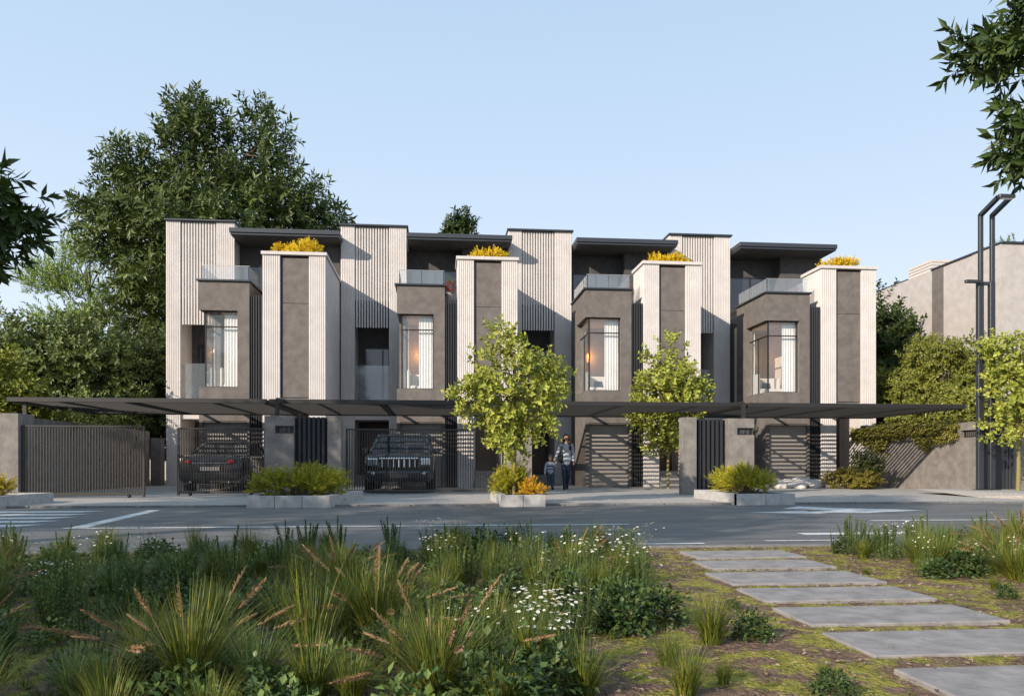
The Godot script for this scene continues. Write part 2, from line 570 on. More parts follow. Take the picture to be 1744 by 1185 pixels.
func make_house() -> Node3D:
	var h := thing("townhouse", "", "house", Vector3.ZERO, "row of four townhouses")
	var W: Material = M.white_render
	var C: Material = M.grey_concrete
	# --- dark main body with the recessed top floor
	var b := MB.new()
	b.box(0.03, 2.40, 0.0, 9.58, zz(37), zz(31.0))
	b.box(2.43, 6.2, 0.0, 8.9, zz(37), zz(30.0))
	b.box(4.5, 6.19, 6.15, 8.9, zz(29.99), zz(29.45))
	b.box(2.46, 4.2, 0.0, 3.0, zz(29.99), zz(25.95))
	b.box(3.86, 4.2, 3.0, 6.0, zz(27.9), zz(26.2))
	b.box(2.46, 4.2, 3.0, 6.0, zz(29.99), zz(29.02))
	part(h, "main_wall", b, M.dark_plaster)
	pbox(h, "balcony_floor", M.dark_plaster, 2.46, 6.0, 6.02, 6.15, zz(29.99), zz(27.0))
	# --- tall fin with its cap
	rib_part(h, 0.0, 0.0, 9.6, 29.3, 0.5)
	rib_part(h, 1.76, 0.0, 9.6, 29.3, 0.65)
	b = MB.new()
	b.box(0.0, 0.5, 0.0, 9.6, zz(31.0), zz(29.302))
	b.box(1.76, 2.41, 0.0, 9.6, zz(31.0), zz(29.302))
	b.box(0.5, 1.76, 6.85, 9.6, zz(31.0), zz(29.41))
	b.box(0.5, 1.76, 2.42, 2.72, zz(31.0), zz(29.36))
	part(h, "fin_wall", b, W)
	b = MB.new()
	b.box(-0.012, 0.0, 0.0, 9.6, zz(36.9), zz(29.31))
	part(h, "side_wall", b, W)
	var slat := MB.new()
	slat.cbox(-0.03, 0.03, 5.85, 9.585, -0.075, 0.0, 0.006)
	var sm := slat.mesh()
	for k in 12:
		inst(sm, W, "facade_slat", h).position = Vector3(0.575 + 0.1008 * k, 0, zz(29.32))
	pbox(h, "fin_cap", M.roof_metal, -0.06, 2.47, 9.6, 9.665, zz(37.1), zz(29.2), 0.01)
	# --- loggia behind the slats
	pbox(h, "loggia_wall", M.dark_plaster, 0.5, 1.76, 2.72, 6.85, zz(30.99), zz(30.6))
	var win := pbox(h, "window", M.dark_glass, 0.78, 1.68, 2.75, 5.25, zz(30.6), zz(30.57))
	frame(win, "window_frame", Vector3(0.74, 2.72, zz(30.55)), 0.98, 2.57, 0.06, 0.05)
	pbox(win, "mullion", M.frame_dark, 1.42, 1.47, 2.78, 5.2, zz(30.57), zz(30.545))
	pbox(h, "glass_balustrade", M.rail_glass, 0.51, 1.75, 2.74, 4.45, zz(29.42), zz(29.405))
	# --- entrance under the fin
	pbox(h, "entrance_door", M.door_wood, 0.72, 1.62, 0.36, 2.35, zz(30.99), zz(30.93), 0.008)
	for k in 2:
		pbox(h, "entrance_step", M.steps, 0.5, 1.76, 0.004, 0.18 * (k + 1), zz(30.9), zz(29.5 + 0.35 * k), 0.01)
	# --- bay with the corner window, garage below
	b = MB.new()
	b.box(3.43, 3.80, 2.15, 6.6, zz(25.95), zz(25.6))      # pier
	b.box(2.24, 3.43, 2.15, 3.23, zz(25.85), zz(25.6))     # below the window
	b.box(2.24, 3.43, 5.68, 6.6, zz(25.85), zz(25.6))      # above it
	b.box(2.24, 2.46, 2.15, 3.23, zz(28.2), zz(25.85))
	b.box(2.24, 2.46, 5.68, 6.6, zz(28.2), zz(25.85))
	b.box(2.24, 2.46, 3.23, 5.68, zz(28.2), zz(27.3))
	b.box(2.46, 3.80, 6.1, 6.6, zz(28.2), zz(25.95))
	b.box(2.24, 2.36, 0.004, 2.15, zz(28.2), zz(25.6))
	b.box(3.72, 3.80, 0.004, 2.15, zz(25.95), zz(25.6))
	part(h, "bay_wall", b, C)
	pbox(h, "bay_cap", M.roof_metal, 2.17, 3.85, 6.6, 6.66, zz(28.2), zz(25.53), 0.01)
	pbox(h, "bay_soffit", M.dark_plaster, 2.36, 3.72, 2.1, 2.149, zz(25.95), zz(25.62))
	# garage door: panels with recessed joints
	var g := Node3D.new()
	g.name = "garage_door"
	h.add_child(g)
	for k in 5:
		pbox(g, "panel", M.garage, 2.365, 3.715, 0.02 + 0.416 * k, 0.02 + 0.416 * k + 0.41, zz(25.75), zz(25.70), 0.008)
	pbox(g, "backing", M.dark_void, 2.37, 3.71, 0.01, 2.1, zz(25.9), zz(25.755))
	# room behind the window
	b = MB.new()
	b.box(2.47, 3.85, 3.06, 5.99, zz(29.01), zz(28.95))
	b.box(3.80, 3.855, 3.06, 5.99, zz(28.95), zz(25.96))
	b.box(2.462, 2.5, 3.06, 5.99, zz(28.95), zz(28.2))
	part(h, "room_wall", b, M.room_wall)
	pbox(h, "room_floor", M.room_floor, 2.47, 3.8, 3.0, 3.06, zz(28.95), zz(25.86))
	pbox(h, "room_ceiling", M.room_ceiling, 2.47, 3.8, 5.9, 5.98, zz(28.95), zz(25.96))
	var cw := Node3D.new()
	cw.name = "corner_window"
	h.add_child(cw)
	pbox(cw, "pane", M.glass, 2.40, 3.43, 3.25, 5.66, zz(25.785), zz(25.78))
	pbox(cw, "pane", M.glass, 2.39, 2.395, 3.25, 5.66, zz(27.28), zz(25.79))
	b = MB.new()
	b.box(2.38, 3.43, 3.232, 3.262, zz(25.81), zz(25.75))
	b.box(2.38, 3.43, 5.648, 5.678, zz(25.81), zz(25.75))
	b.box(2.38, 3.43, 5.17, 5.2, zz(25.81), zz(25.75))
	b.box(3.40, 3.43, 3.262, 5.17, zz(25.81), zz(25.75))
	b.box(3.40, 3.43, 5.2, 5.648, zz(25.81), zz(25.75))
	b.box(2.365, 2.42, 3.232, 3.262, zz(27.3), zz(25.81))
	b.box(2.365, 2.42, 5.648, 5.678, zz(27.3), zz(25.81))
	b.box(2.365, 2.42, 5.17, 5.2, zz(27.3), zz(25.81))
	b.box(2.375, 2.415, 3.262, 5.17, zz(25.805), zz(25.765))
	b.box(2.375, 2.415, 5.2, 5.648, zz(25.805), zz(25.765))
	b.box(2.375, 2.415, 3.262, 5.17, zz(26.6), zz(26.56))
	part(cw, "window_frame", b, M.frame_dark)
	var cur := part(cw, "curtain", wavy(0.46, 2.4, 5, 0.009), M.curtain)
	cur.position = Vector3(2.95, 3.25, zz(25.92))
	cur = part(cw, "curtain", wavy(0.4, 2.4, 5, 0.009), M.curtain)
	cur.position = Vector3(2.56, 3.25, zz(27.3))
	cur.rotation.y = PI / 2
	# --- glass railing of the balcony
	var rail := Node3D.new()
	rail.name = "balcony_railing"
	h.add_child(rail)
	pbox(rail, "pane", M.rail_glass, 2.34, 3.03, 6.66, 7.12, zz(25.712), zz(25.70))
	pbox(rail, "pane", M.rail_glass, 3.05, 3.74, 6.66, 7.12, zz(25.712), zz(25.70))
	pbox(rail, "pane", M.rail_glass, 2.30, 2.312, 6.66, 7.12, zz(26.9), zz(25.72))
	pbox(rail, "pane", M.rail_glass, 2.30, 2.312, 6.66, 7.12, zz(28.15), zz(26.92))
	pbox(rail, "pane", M.rail_glass, 3.77, 3.782, 6.66, 7.12, zz(28.15), zz(25.72))
	pbox(rail, "handrail", M.number_steel, 2.295, 3.787, 7.12, 7.135, zz(25.716), zz(25.696))
	# --- slat screen between bay and tower
	b = MB.new()
	b.box(3.81, 4.2, 0.004, 6.1, zz(26.19), zz(25.9))
	part(h, "screen_backing", b, M.dark_void)
	var sl := MB.new()
	sl.cbox(-0.026, 0.026, 0.01, 6.18, -0.2, 0.0, 0.005)
	sm = sl.mesh()
	for k in 5:
		inst(sm, M.slat_dark, "screen_slat", h).position = Vector3(3.845 + 0.081 * k, 0, zz(25.64))
	# --- planter tower
	rib_part(h, 4.21, 0.0, 7.5, 25.614, 0.55)
	rib_part(h, 5.67, 0.0, 7.5, 25.614, 0.53)
	rib_part(h, 4.232, 0.0, 7.5, 27.0, 1.37, -PI / 2)
	rib_part(h, 6.178, 0.0, 7.5, 25.63, 3.62, PI / 2)
	b = MB.new()
	b.box(4.232, 4.76, 0.0, 7.5, zz(27.0), zz(25.624))
	b.box(5.67, 6.178, 0.0, 7.5, zz(27.0), zz(25.624))
	b.box(4.76, 5.67, 2.88, 7.44, zz(27.0), zz(25.75))
	b.box(6.0, 6.178, 0.0, 7.5, zz(29.44), zz(27.0))
	b.box(4.232, 6.0, 0.0, 6.0, zz(29.9), zz(27.0))
	part(h, "tower_wall", b, W)
	pbox(h, "tower_panel", C, 4.80, 5.665, 2.93, 5.955, zz(25.74), zz(25.68), 0.004)
	pbox(h, "tower_panel", C, 4.80, 5.665, 5.967, 7.43, zz(25.74), zz(25.68), 0.004)
	pbox(h, "shadow_gap", M.frame_dark, 4.762, 4.798, 2.93, 7.44, zz(25.74), zz(25.72))
	b = MB.new()
	b.box(4.17, 6.24, 7.5, 7.6, zz(25.75), zz(25.55))
	b.box(4.17, 4.37, 7.5, 7.6, zz(27.04), zz(25.75))
	b.box(6.04, 6.24, 7.5, 7.6, zz(29.44), zz(25.75))
	b.box(4.37, 6.04, 7.5, 7.6, zz(27.04), zz(26.9))
	part(h, "tower_coping", b, W)
	pbox(h, "planter_soil", M.soil, 4.37, 6.04, 7.45, 7.55, zz(26.9), zz(25.75))
	# entrance niche at the tower's foot
	pbox(h, "niche_door", M.door_wood, 4.9, 5.6, 0.56, 2.5, zz(26.99), zz(26.94), 0.008)
	for k in 3:
		pbox(h, "niche_step", M.steps, 4.77, 5.66, 0.004, 0.18 * (k + 1), zz(26.9), zz(25.35 + 0.32 * k), 0.01)
	# --- sliding doors on the recessed floor
	var dr := pbox(h, "sliding_door", M.dark_glass, 2.6, 4.35, 6.2, 8.15, zz(29.99), zz(29.96))
	frame(dr, "door_frame", Vector3(2.55, 6.16, zz(29.94)), 1.85, 2.04, 0.05, 0.05)
	pbox(dr, "mullion", M.frame_dark, 3.45, 3.5, 6.2, 8.15, zz(29.97), zz(29.935))
	# --- roof slab with stepped fascia
	var roof := pbox(h, "roof", M.roof_metal, 2.44, 6.3, 9.0, 9.16, zz(37), zz(28.4), 0.012)
	pbox(roof, "roof_fascia", M.roof_metal, 2.47, 6.27, 8.93, 9.0, zz(36.9), zz(28.45))
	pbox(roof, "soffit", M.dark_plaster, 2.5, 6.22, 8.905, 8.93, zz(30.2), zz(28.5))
	pbox(roof, "roof_upstand", M.roof_metal, 4.4, 6.0, 9.16, 9.25, zz(35), zz(30.0))
	return h

const PITCH := 6.24
func make_houses() -> void:
	var h := make_house()
	h.position = Vector3(-9.80, 0, -FRONT)
	var lab := ["leftmost townhouse, with the black sedan parked before its garage", "second townhouse from the left, with the black four-by-four parked before it",
		"third townhouse from the left, behind the woman and child", "rightmost townhouse of the row, with pale rocks beside its garage"]
	h.set_meta("label", lab[0])
	for k in range(1, 4):
		copy(h, lab[k], Vector3(-9.80 + PITCH * k, 0, -FRONT))
	for k in 4:
		furnish(k, Vector3(-9.80 + PITCH * k, 0, -FRONT))

func furnish(k: int, at: Vector3) -> void:
	var which: String = ["leftmost", "second", "third", "rightmost"][k]
	var s := thing("sofa", "pale sofa behind the corner window of the %s townhouse" % which, "sofa", at + Vector3(2.62, 3.06, zz(27.2)), "sofas behind the corner windows")
	pbox(s, "seat", M.sofa, 0, 1.0, 0.08, 0.42, -0.45, 0.25, 0.05)
	pbox(s, "backrest", M.sofa, 0, 1.0, 0.42, 0.85, -0.45, -0.25, 0.05)
	pbox(s, "armrest", M.sofa, -0.1, 0.0, 0.08, 0.95, -0.45, 0.25, 0.03)
	var cu := pbox(s, "cushion", M.cushion, 0.25, 0.62, 0.42, 0.75, -0.22, -0.1, 0.05)
	cu.rotation.x = -0.2
	var l := thing("wall_lamp", "small brass wall lamp inside the corner window of the %s townhouse" % which, "lamp", at + Vector3(2.95, 4.6, zz(28.95)), "wall lamps inside the corner windows")
	var b := MB.new()
	b.tube([Vector3(0, 0, 0.06), Vector3(0, 0.12, 0.08), Vector3(0, 0.3, 0.08), Vector3(0, 0.34, 0.08)], [0.03, 0.06, 0.06, 0.02], 12)
	var em := StandardMaterial3D.new()
	em.albedo_color = lin(0.8, 0.6, 0.4)
	em.emission_enabled = true
	em.emission = Color(1.0, 0.68, 0.36)
	em.emission_energy_multiplier = 1.5
	part(l, "shade", b, em)
	pbox(l, "bracket", M.brass, -0.03, 0.03, 0.05, 0.28, 0.0, 0.03, 0.005)
	var o := OmniLight3D.new()
	o.name = "bulb_light"
	l.add_child(o)
	o.position = Vector3(0, 0.2, 0.24)
	o.light_color = Color(1.0, 0.72, 0.42)
	o.light_energy = 0.12
	o.light_size = 0.06
	o.omni_range = 8.0
	o.omni_attenuation = 2.0
	o.shadow_enabled = true

# ---------------------------------------------------------------- pergola canopies over the forecourts
func make_canopies() -> void:
	var w := 6.22
	var t := thing("slatted_canopy", "", "canopy", Vector3.ZERO, "slatted carport canopies")
	var b := MB.new()
	b.cbox(0, w, 2.31, 2.425, -0.06, 0.0, 0.006)
	part(t, "front_beam", b, M.canopy_metal)
	pbox(t, "back_beam", M.canopy_metal, 0, w, 2.31, 2.42, -4.95, -4.75, 0.006)
	for x in [0.0, 2.75, w - 0.08]:
		pbox(t, "cross_beam", M.canopy_metal, x, x + 0.08, 2.30, 2.415, -4.75, -0.06, 0.005)
	var s := MB.new()
	s.box(0.08, w - 0.08, 2.345, 2.40, -0.016, 0.016)
	var sm := s.mesh()
	for k in 23:
		inst(sm, M.canopy_metal, "slat", t).position.z = -0.24 - 0.2 * k
	for x in [3.1, 4.36, 5.2]:
		pbox(t, "bracket", M.canopy_metal, x, x + 0.06, 2.33, 2.40, -5.41, -4.95)
	for x in [1.2, 4.9]:
		b = MB.new()
		b.bar(Vector3(x, 2.33, -0.1), Vector3(x + 0.02, 2.33, -4.7), 0.05, 0.05)
		part(t, "brace", b, M.canopy_metal)
	var lab := ["dark slatted canopy over the sedan, the one furthest left", "dark slatted canopy over the black four-by-four", "dark slatted canopy above the woman and child", "dark slatted canopy furthest right, ending before the hedge"]
	t.position = Vector3(-10.54, 0, -20.2)
	t.set_meta("label", lab[0])
	for k in range(1, 4):
		var c := copy(t, lab[k], Vector3(-10.54 + (w + 0.07) * k, 0, -20.2))
		for x in [[], [0.35], [0.35, 5.84], []][k]:
			pbox(c, "post", M.canopy_metal, x - 0.045, x + 0.045, 1.94, 2.36, 0.68, 0.77)
			pbox(c, "post_arm", M.canopy_metal, x - 0.04, x + 0.04, 2.32, 2.40, 0.0, 0.68)
	pbox(t, "post", M.canopy_metal, 0.31, 0.4, 1.94, 2.31, -0.21, -0.12)

# ---------------------------------------------------------------- walls, pillars, gates
func pillar(label: String, x0: float, x1: float, d0: float, d1: float, top: float, niche: int, group := "concrete gate pillars") -> Node3D:
	var p := thing("gate_pillar", label, "pillar", Vector3(x0, 0, -d0), group)
	var w := x1 - x0
	var dp := d1 - d0
	if niche == 0:
		pbox(p, "shaft", M.pillar_concrete, 0, w, 0, top, -dp, 0, 0.008)
		return p
	# recess for the number plate, open to the front and to one side (niche 1: its right, -1: its right side too, set further left)
	var nx := w * 0.36
	var b := MB.new()
	b.box(0, w, 0, 1.52, -dp, 0)
	b.box(0, w, 1.70, top, -dp, 0)
	b.box(0, nx, 1.52, 1.70, -dp, 0)
	b.box(nx, w, 1.52, 1.70, -dp, -0.10)
	part(p, "shaft", b, M.pillar_concrete)
	var pl := pbox(p, "number_plate", M.frame_dark, nx + 0.01, w - 0.02, 1.525, 1.685, -0.1, -0.088)
	var xs := nx + 0.1
	for k in 4:
		var d := MB.new()
		d.box(xs, xs + 0.018, 1.55, 1.66, -0.088, -0.076)
		if k > 1:
			d.box(xs + 0.018, xs + 0.055, 1.64, 1.66, -0.088, -0.076)
			d.box(xs + 0.018, xs + 0.055, 1.595, 1.613, -0.088, -0.076)
			if k == 3: d.box(xs + 0.018, xs + 0.055, 1.55, 1.568, -0.088, -0.076)
			xs += 0.05
		part(pl, "digit", d, M.digit_steel)
		xs += 0.045
	return p

func slat_gate(called: String, label: String, cat: String, x0: float, x1: float, d: float, top: float, pitch: float, wid: float, deep: float, m: Material, rails: bool, group := "") -> Node3D:
	var g := thing(called, label, cat, Vector3(x0, 0, -d), group)
	var w := x1 - x0
	var y0 := 0.06
	if rails:
		pbox(g, "top_rail", m, 0, w, top - 0.035, top, -0.035, 0.0, 0.004)
		pbox(g, "bottom_rail", m, 0, w, y0, y0 + 0.06, -0.035, 0.0, 0.004)
		for x in [0.0, w - 0.05]:
			pbox(g, "stile", m, x, x + 0.05, 0.02, top, -0.045, 0.01, 0.004)
		for x in [0.3, w - 0.35]:
			var b := MB.new()
			b.tube([Vector3(x, 0.045, -0.04), Vector3(x, 0.045, 0.0)], [0.042, 0.042], 12)
			part(g, "wheel", b, M.slat_dark)
	else:
		pbox(g, "backing", M.dark_void, 0, w, 0.02, top - 0.02, -0.09, -0.06)
	var s := MB.new()
	s.box(-wid / 2, wid / 2, y0 if rails else 0.02, top - 0.01, -deep, 0.0)
	var sm := s.mesh()
	var k := int(floor((w - 0.08) / pitch))
	for i in k:
		inst(sm, m, "bar" if rails else "slat", g).position = Vector3(0.06 + (w - 0.12) * (i + 0.5) / k, 0, -0.01 if rails else 0.0)
	return g

func make_street() -> void:
	pillar("shaded concrete pillar with a recessed number plate left of the shrubs in the long planter", -4.145, -3.455, 19.2, 19.62, 1.94, 1)
	pillar("narrow shaded concrete pillar between the slatted door and the sliding gate", -2.66, -2.33, 19.2, 19.62, 1.94, 0)
	pillar("concrete pillar behind the trunk of the young tree in the middle planter", 1.75, 2.34, 19.2, 19.62, 1.94, 0)
	pillar("narrow sunlit concrete pillar left of the sunlit slatted door", 6.18, 6.55, 19.2, 19.5, 1.96, 0)
	pillar("sunlit concrete pillar with a recessed number plate behind the right planter", 7.36, 8.06, 19.2, 19.62, 1.94, 1)
	pillar("dappled concrete pillar at the left end of the wide open gate", -9.8, -9.4, 18.5, 19.2, 1.92, 0)
	slat_gate("slatted_door", "dark slatted door between two shaded concrete pillars", "gate", -3.455, -2.66, 19.32, 1.93, 0.108, 0.066, 0.06, M.slat_dark, false, "slatted pedestrian doors")
	slat_gate("slatted_door", "dark slatted door beside the sunlit concrete pillars", "gate", 6.55, 7.36, 19.32, 1.93, 0.108, 0.066, 0.06, M.slat_dark, false, "slatted pedestrian doors")
	slat_gate("slatted_fence", "dark slatted fence at the left edge, beside the dappled pillar", "fence", -12.5, -9.8, 18.7, 1.88, 0.115, 0.07, 0.06, M.slat_dark, false)
	slat_gate("sliding_gate", "wide dark bar gate furthest left, before the empty forecourt", "gate", -9.38, -6.70, 18.6, 1.66, 0.062, 0.02, 0.02, M.gate_metal, true, "sliding bar gates")
	slat_gate("sliding_gate", "dark bar gate in front of the black sedan", "gate", -6.30, -4.2, 19.6, 1.66, 0.06, 0.02, 0.02, M.gate_metal, true, "sliding bar gates")
	slat_gate("sliding_gate", "dark bar gate in front of the black four-by-four", "gate", -2.33, 1.72, 20.15, 1.68, 0.065, 0.02, 0.02, M.gate_metal, true, "sliding bar gates")
	# boundary walls running back beside the outer houses
	var w := thing("boundary_wall", "concrete boundary wall on the right, with plants hanging over it", "wall", Vector3(14.7, 0, -19.9), "boundary walls of the forecourts")
	var b := MB.new()
	b.box(0, 0.22, -0.02, 1.52, -9.1, 0)
	b.box(0, 0.22, 1.72, 1.94, -9.1, 0)
	b.box(0, 0.22, 1.52, 1.72, -9.1, -0.75)
	b.box(0.1, 0.22, 1.52, 1.72, -0.75, 0)
	part(w, "wall_body", b, M.pillar_concrete)
	var pl := pbox(w, "number_plate", M.frame_dark, 0.085, 0.1, 1.525, 1.715, -0.72, -0.02)
	for k in 7:
		pbox(pl, "digit", M.digit_steel, 0.07, 0.085, 1.55, 1.69, -0.16 - 0.075 * k, -0.13 - 0.075 * k)
	w = thing("boundary_wall", "shaded boundary wall on the left, seen through the open bar gate", "wall", Vector3(-10.42, 0, -19.2), "boundary walls of the forecourts")
	pbox(w, "wall_body", M.pillar_concrete, 0, 0.22, -0.02, 1.94, -9.6, 0, 0.01)
	w = thing("garden_wall", "grey wall at the back of the left forecourt, beside the first house", "wall", Vector3(-10.2, 0, -28.8), "")
	pbox(w, "wall_body", M.grey_concrete, 0.02, 0.38, -0.02, 1.7, -0.4, 0, 0.01)
	# the next lot on the right: dark gate leaf, slats, light pier
	w = thing("steel_gate", "dark steel gate leaf with pale upright bars behind the street lamp", "gate", Vector3(14.05, 0, -18.9), "")
	pbox(w, "leaf", M.slat_dark, 0, 0.62, 0.12, 1.82, -0.06, 0, 0.005)
	for k in 3:
		pbox(w, "bar", M.lamp_metal, 0.66 + 0.09 * k, 0.70 + 0.09 * k, 0.1, 1.8, -0.05, 0.01, 0.004)
	pillar("pale pier behind the yellow trunk at the right edge", 15.0, 15.7, 19.3, 19.8, 1.9, 0)
	# raised kerb block that carries the lamp
	b = MB.new()
	var o := thing("kerb_block", "low concrete block under the street lamp at the right edge", "kerb", Vector3(12.6, 0, -15.5), "")
	b.quad(Vector3(0, 0, -1.6), Vector3(0.55, 0, 0), Vector3(0.55, 0.12, 0), Vector3(-0.0, 0.02, -1.6))
	b.quad(Vector3(0.55, 0, 0), Vector3(8, 0, 0), Vector3(8, 0.12, 0), Vector3(0.55, 0.12, 0))
	b.quad(Vector3(0.55, 0.12, 0), Vector3(8, 0.12, 0), Vector3(8, 0.12, -4.0), Vector3(0.0, 0.12, -4.0))
	b.tri(Vector3(0.0, 0.02, -1.6), Vector3(0.55, 0.12, 0), Vector3(0.0, 0.12, -4.0))
	b.tri(Vector3(0, 0.0, -1.6), Vector3(0.0, 0.02, -1.6), Vector3(0.0, 0.12, -4.0))
	part(o, "block", b, M.paving)
	make_planters()
	make_lamp()
	make_neighbour()
	make_rocks()

func make_planters() -> void:
	var spec := [["long pale concrete planter left of the middle, with yellow-green shrubs", -3.5, -2.0, 14.72, 17.6, 0.35], ["pale concrete planter round the young tree in the middle", 1.2, 2.05, 14.72, 16.9, -0.14],
		["pale concrete planter on the right, before the number pillar", 5.87, 7.07, 14.84, 17.4, 0.0], ["pale concrete planter at the left edge, before the slatted fence", -12.0, -7.9, 14.75, 16.9, 0.0]]
	for s in spec:
		var w: float = s[2] - s[1]
		var dp: float = s[4] - s[3]
		var o := thing("planter", s[0], "planter", Vector3(s[1], 0, -s[3]), "concrete planters along the kerb")
		var sk: float = s[5]
		var t := 0.12
		# plan corners; the right side may run slantwise
		var A := Vector3(0, 0, 0); var B := Vector3(w, 0, 0); var C := Vector3(w + sk, 0, -dp); var D := Vector3(-absf(sk) * 0.4, 0, -dp)
		var a := A + Vector3(t, 0, -t); var bb := B + Vector3(-t, 0, -t); var c := C + Vector3(-t, 0, t); var d := D + Vector3(t, 0, t)
		var H := Vector3(0, 0.19, 0)
		var n := int(ceil(w / 0.62))
		for k in n:                      # kerb stones of the front, with open joints
			var x0 := w * k / n + (0.006 if k else 0.0)
			var x1 := w * (k + 1) / n - (0.006 if k < n - 1 else 0.0)
			var m := MB.new()
			m.box(x0, x1, -0.05, 0.19, -t, 0)
			part(o, "kerb_stone", m, M.planter_concrete)
		var e := MB.new()
		for q in [[B, C, c, bb], [C, D, d, c], [D, A, a, d]]:
			e.quad(q[0] - H * 0.3, q[1] - H * 0.3, q[1] + H, q[0] + H)
			e.quad(q[0] + H, q[1] + H, q[2] + H, q[3] + H)
			e.quad(q[3] + H, q[2] + H, q[2], q[3])
		part(o, "rim", e, M.planter_concrete)
		var so := MB.new()
		so.quad(a + H * 0.8, bb + H * 0.8, c + H * 0.8, d + H * 0.8)
		part(o, "soil", so, M.soil)

func make_lamp() -> void:
	var l := thing("street_lamp", "tall dark twin-post street lamp with a bent frame head", "street lamp", Vector3(13.69, 0.11, -18.5))
	pbox(l, "base_plate", M.lamp_metal, -0.12, 0.5, 0.0, 0.03, -0.12, 0.12, 0.006)
	pbox(l, "post", M.lamp_metal, -0.075, 0.075, 0.03, 5.28, -0.06, 0.06, 0.01)
	pbox(l, "post", M.lamp_metal, 0.245, 0.385, 0.03, 5.28, -0.06, 0.06, 0.01)
	for x in [0.02, 0.335]:
		var b := MB.new()
		b.cbox(x - 0.05, x + 0.05, 5.282, 7.0, -0.045, 0.045, 0.008)
		b.bar(Vector3(x, 6.97, 0.0), Vector3(x, 7.22, 0.64), 0.1, 0.09)
		part(l, "upper_post", b, M.lamp_metal)
	pbox(l, "head_bar", M.lamp_metal, -0.03, 0.385, 7.17, 7.26, 0.6, 0.75, 0.01)
	pbox(l, "lens", M.lens_glass, 0.02, 0.335, 7.155, 7.168, 0.62, 0.73)
	pbox(l, "bracket", M.lamp_metal, -0.47, -0.03, 5.22, 5.3, 0.065, 0.15, 0.008)
	pbox(l, "bracket", M.lamp_metal, 0.075, 0.245, 5.2, 5.28, -0.04, 0.04)

func make_neighbour() -> void:
	var h := thing("neighbour_house", "pale neighbouring house with a brick block behind the hedge on the right", "house", Vector3(20, 0, -25.9))
	var b := MB.new()
	b.box(0, 14, 0, 8.62, -9, -0.6)
	b.box(0.0, 0.9, 0, 8.62, -0.6, 0)
	part(h, "wall", b, M.neighbour_render)
	var o := part(h, "ribbed_wall", ribbed(5.0, 8.6, 0.1, 0.05), M.neighbour_render)
	o.position = Vector3(0.92, 0, -0.6)
	pbox(h, "wall_panel", M.grey_concrete, -0.02, 0.0, 0, 8.6, -3.9, -3.2)
	pbox(h, "wall_panel", M.neighbour_render, -0.03, 0.0, 0, 8.6, -1.5, -0.0)
	pbox(h, "roof", M.roof_metal, -0.06, 14, 8.622, 8.69, -3.95, 0.07, 0.01)
	b = MB.new()
	b.box(0.8, 12, 0, 8.9, -14, -6.75)
	part(h, "rear_wall", b, M.grey_concrete)
	pbox(h, "rear_roof", M.roof_metal, 0.74, 12, 8.902, 8.97, -14, -6.75)
	# block of long pale bricks
	var k := Node3D.new()
	k.name = "brick_block"
	h.add_child(k)
	pbox(k, "core", M.mortar, 0.78, 4.2, 0, 9.40, -6.7, -5.12)
	var course := MB.new()
	course.cbox(0.755, 0.78, 0.0, 0.105, -6.7, -5.1, 0.006)
	course.cbox(0.755, 4.2, 0.0, 0.105, -5.12, -5.095, 0.006)
	var cm := course.mesh()
	for i in 38:
		inst(cm, M.brick, "brick_course", k).position.y = 4.6 + 0.127 * i
	# flat roofed building seen above the forecourt wall on the far left
	var f := thing("low_building", "low pale building behind the trees on the far left", "building", Vector3(-16.0, 0, -39))
	pbox(f, "wall", M.neighbour_render, 0, 6.5, 0, 2.6, -5, 0)
	pbox(f, "roof", M.roof_metal, -0.1, 6.6, 2.6, 2.7, -5, 0.1, 0.01)
	pbox(f, "window", M.dark_glass, 1.2, 2.2, 1.0, 2.1, 0, 0.02)

func make_rocks() -> void:
	var spots := [[10.75, 23.6, 0.2, "grey rock lying furthest left before the right garage"], [11.1, 23.9, 0.24, "rounded pale rock beside the driveway, second from the left"], [11.45, 23.7, 0.2, "flat pale rock in the middle of the row of rocks"],
		[11.7, 24.1, 0.29, "largest sunlit rock before the dark slat screen"], [12.05, 23.9, 0.23, "pale rock right of the largest one"], [12.3, 24.2, 0.21, "pale rock next to the low shrub on the right"], [11.3, 23.25, 0.1, "small flat stone in front of the row of rocks"]]
	for s in spots:
		var o := thing("rock", s[3], "rock", Vector3(s[0], 0.0, -s[1]), "pale rocks before the right garage")
		var sp := SphereMesh.new()
		sp.radius = 1.0
		sp.height = 2.0
		sp.radial_segments = 14
		sp.rings = 8
		var a := sp.get_mesh_arrays()
		var fn := FastNoiseLite.new()
		fn.seed = int(s[0] * 100)
		fn.frequency = 0.9
		var b := MB.new()
		var r: float = s[2]
		var V: PackedVector3Array = a[Mesh.ARRAY_VERTEX]
		var P := []
		for p in V:
			var q := p * (1.0 + 0.45 * fn.get_noise_3dv(p))
			P.append(Vector3(q.x * r * 1.25, maxf(q.y * r * 0.75 + r * 0.5, -0.01), q.z * r))
		var I: PackedInt32Array = a[Mesh.ARRAY_INDEX]
		for i in range(0, I.size(), 3):
			b.tri(P[I[i]], P[I[i + 2]], P[I[i + 1]])
		part(o, "stone", b, M.rock)

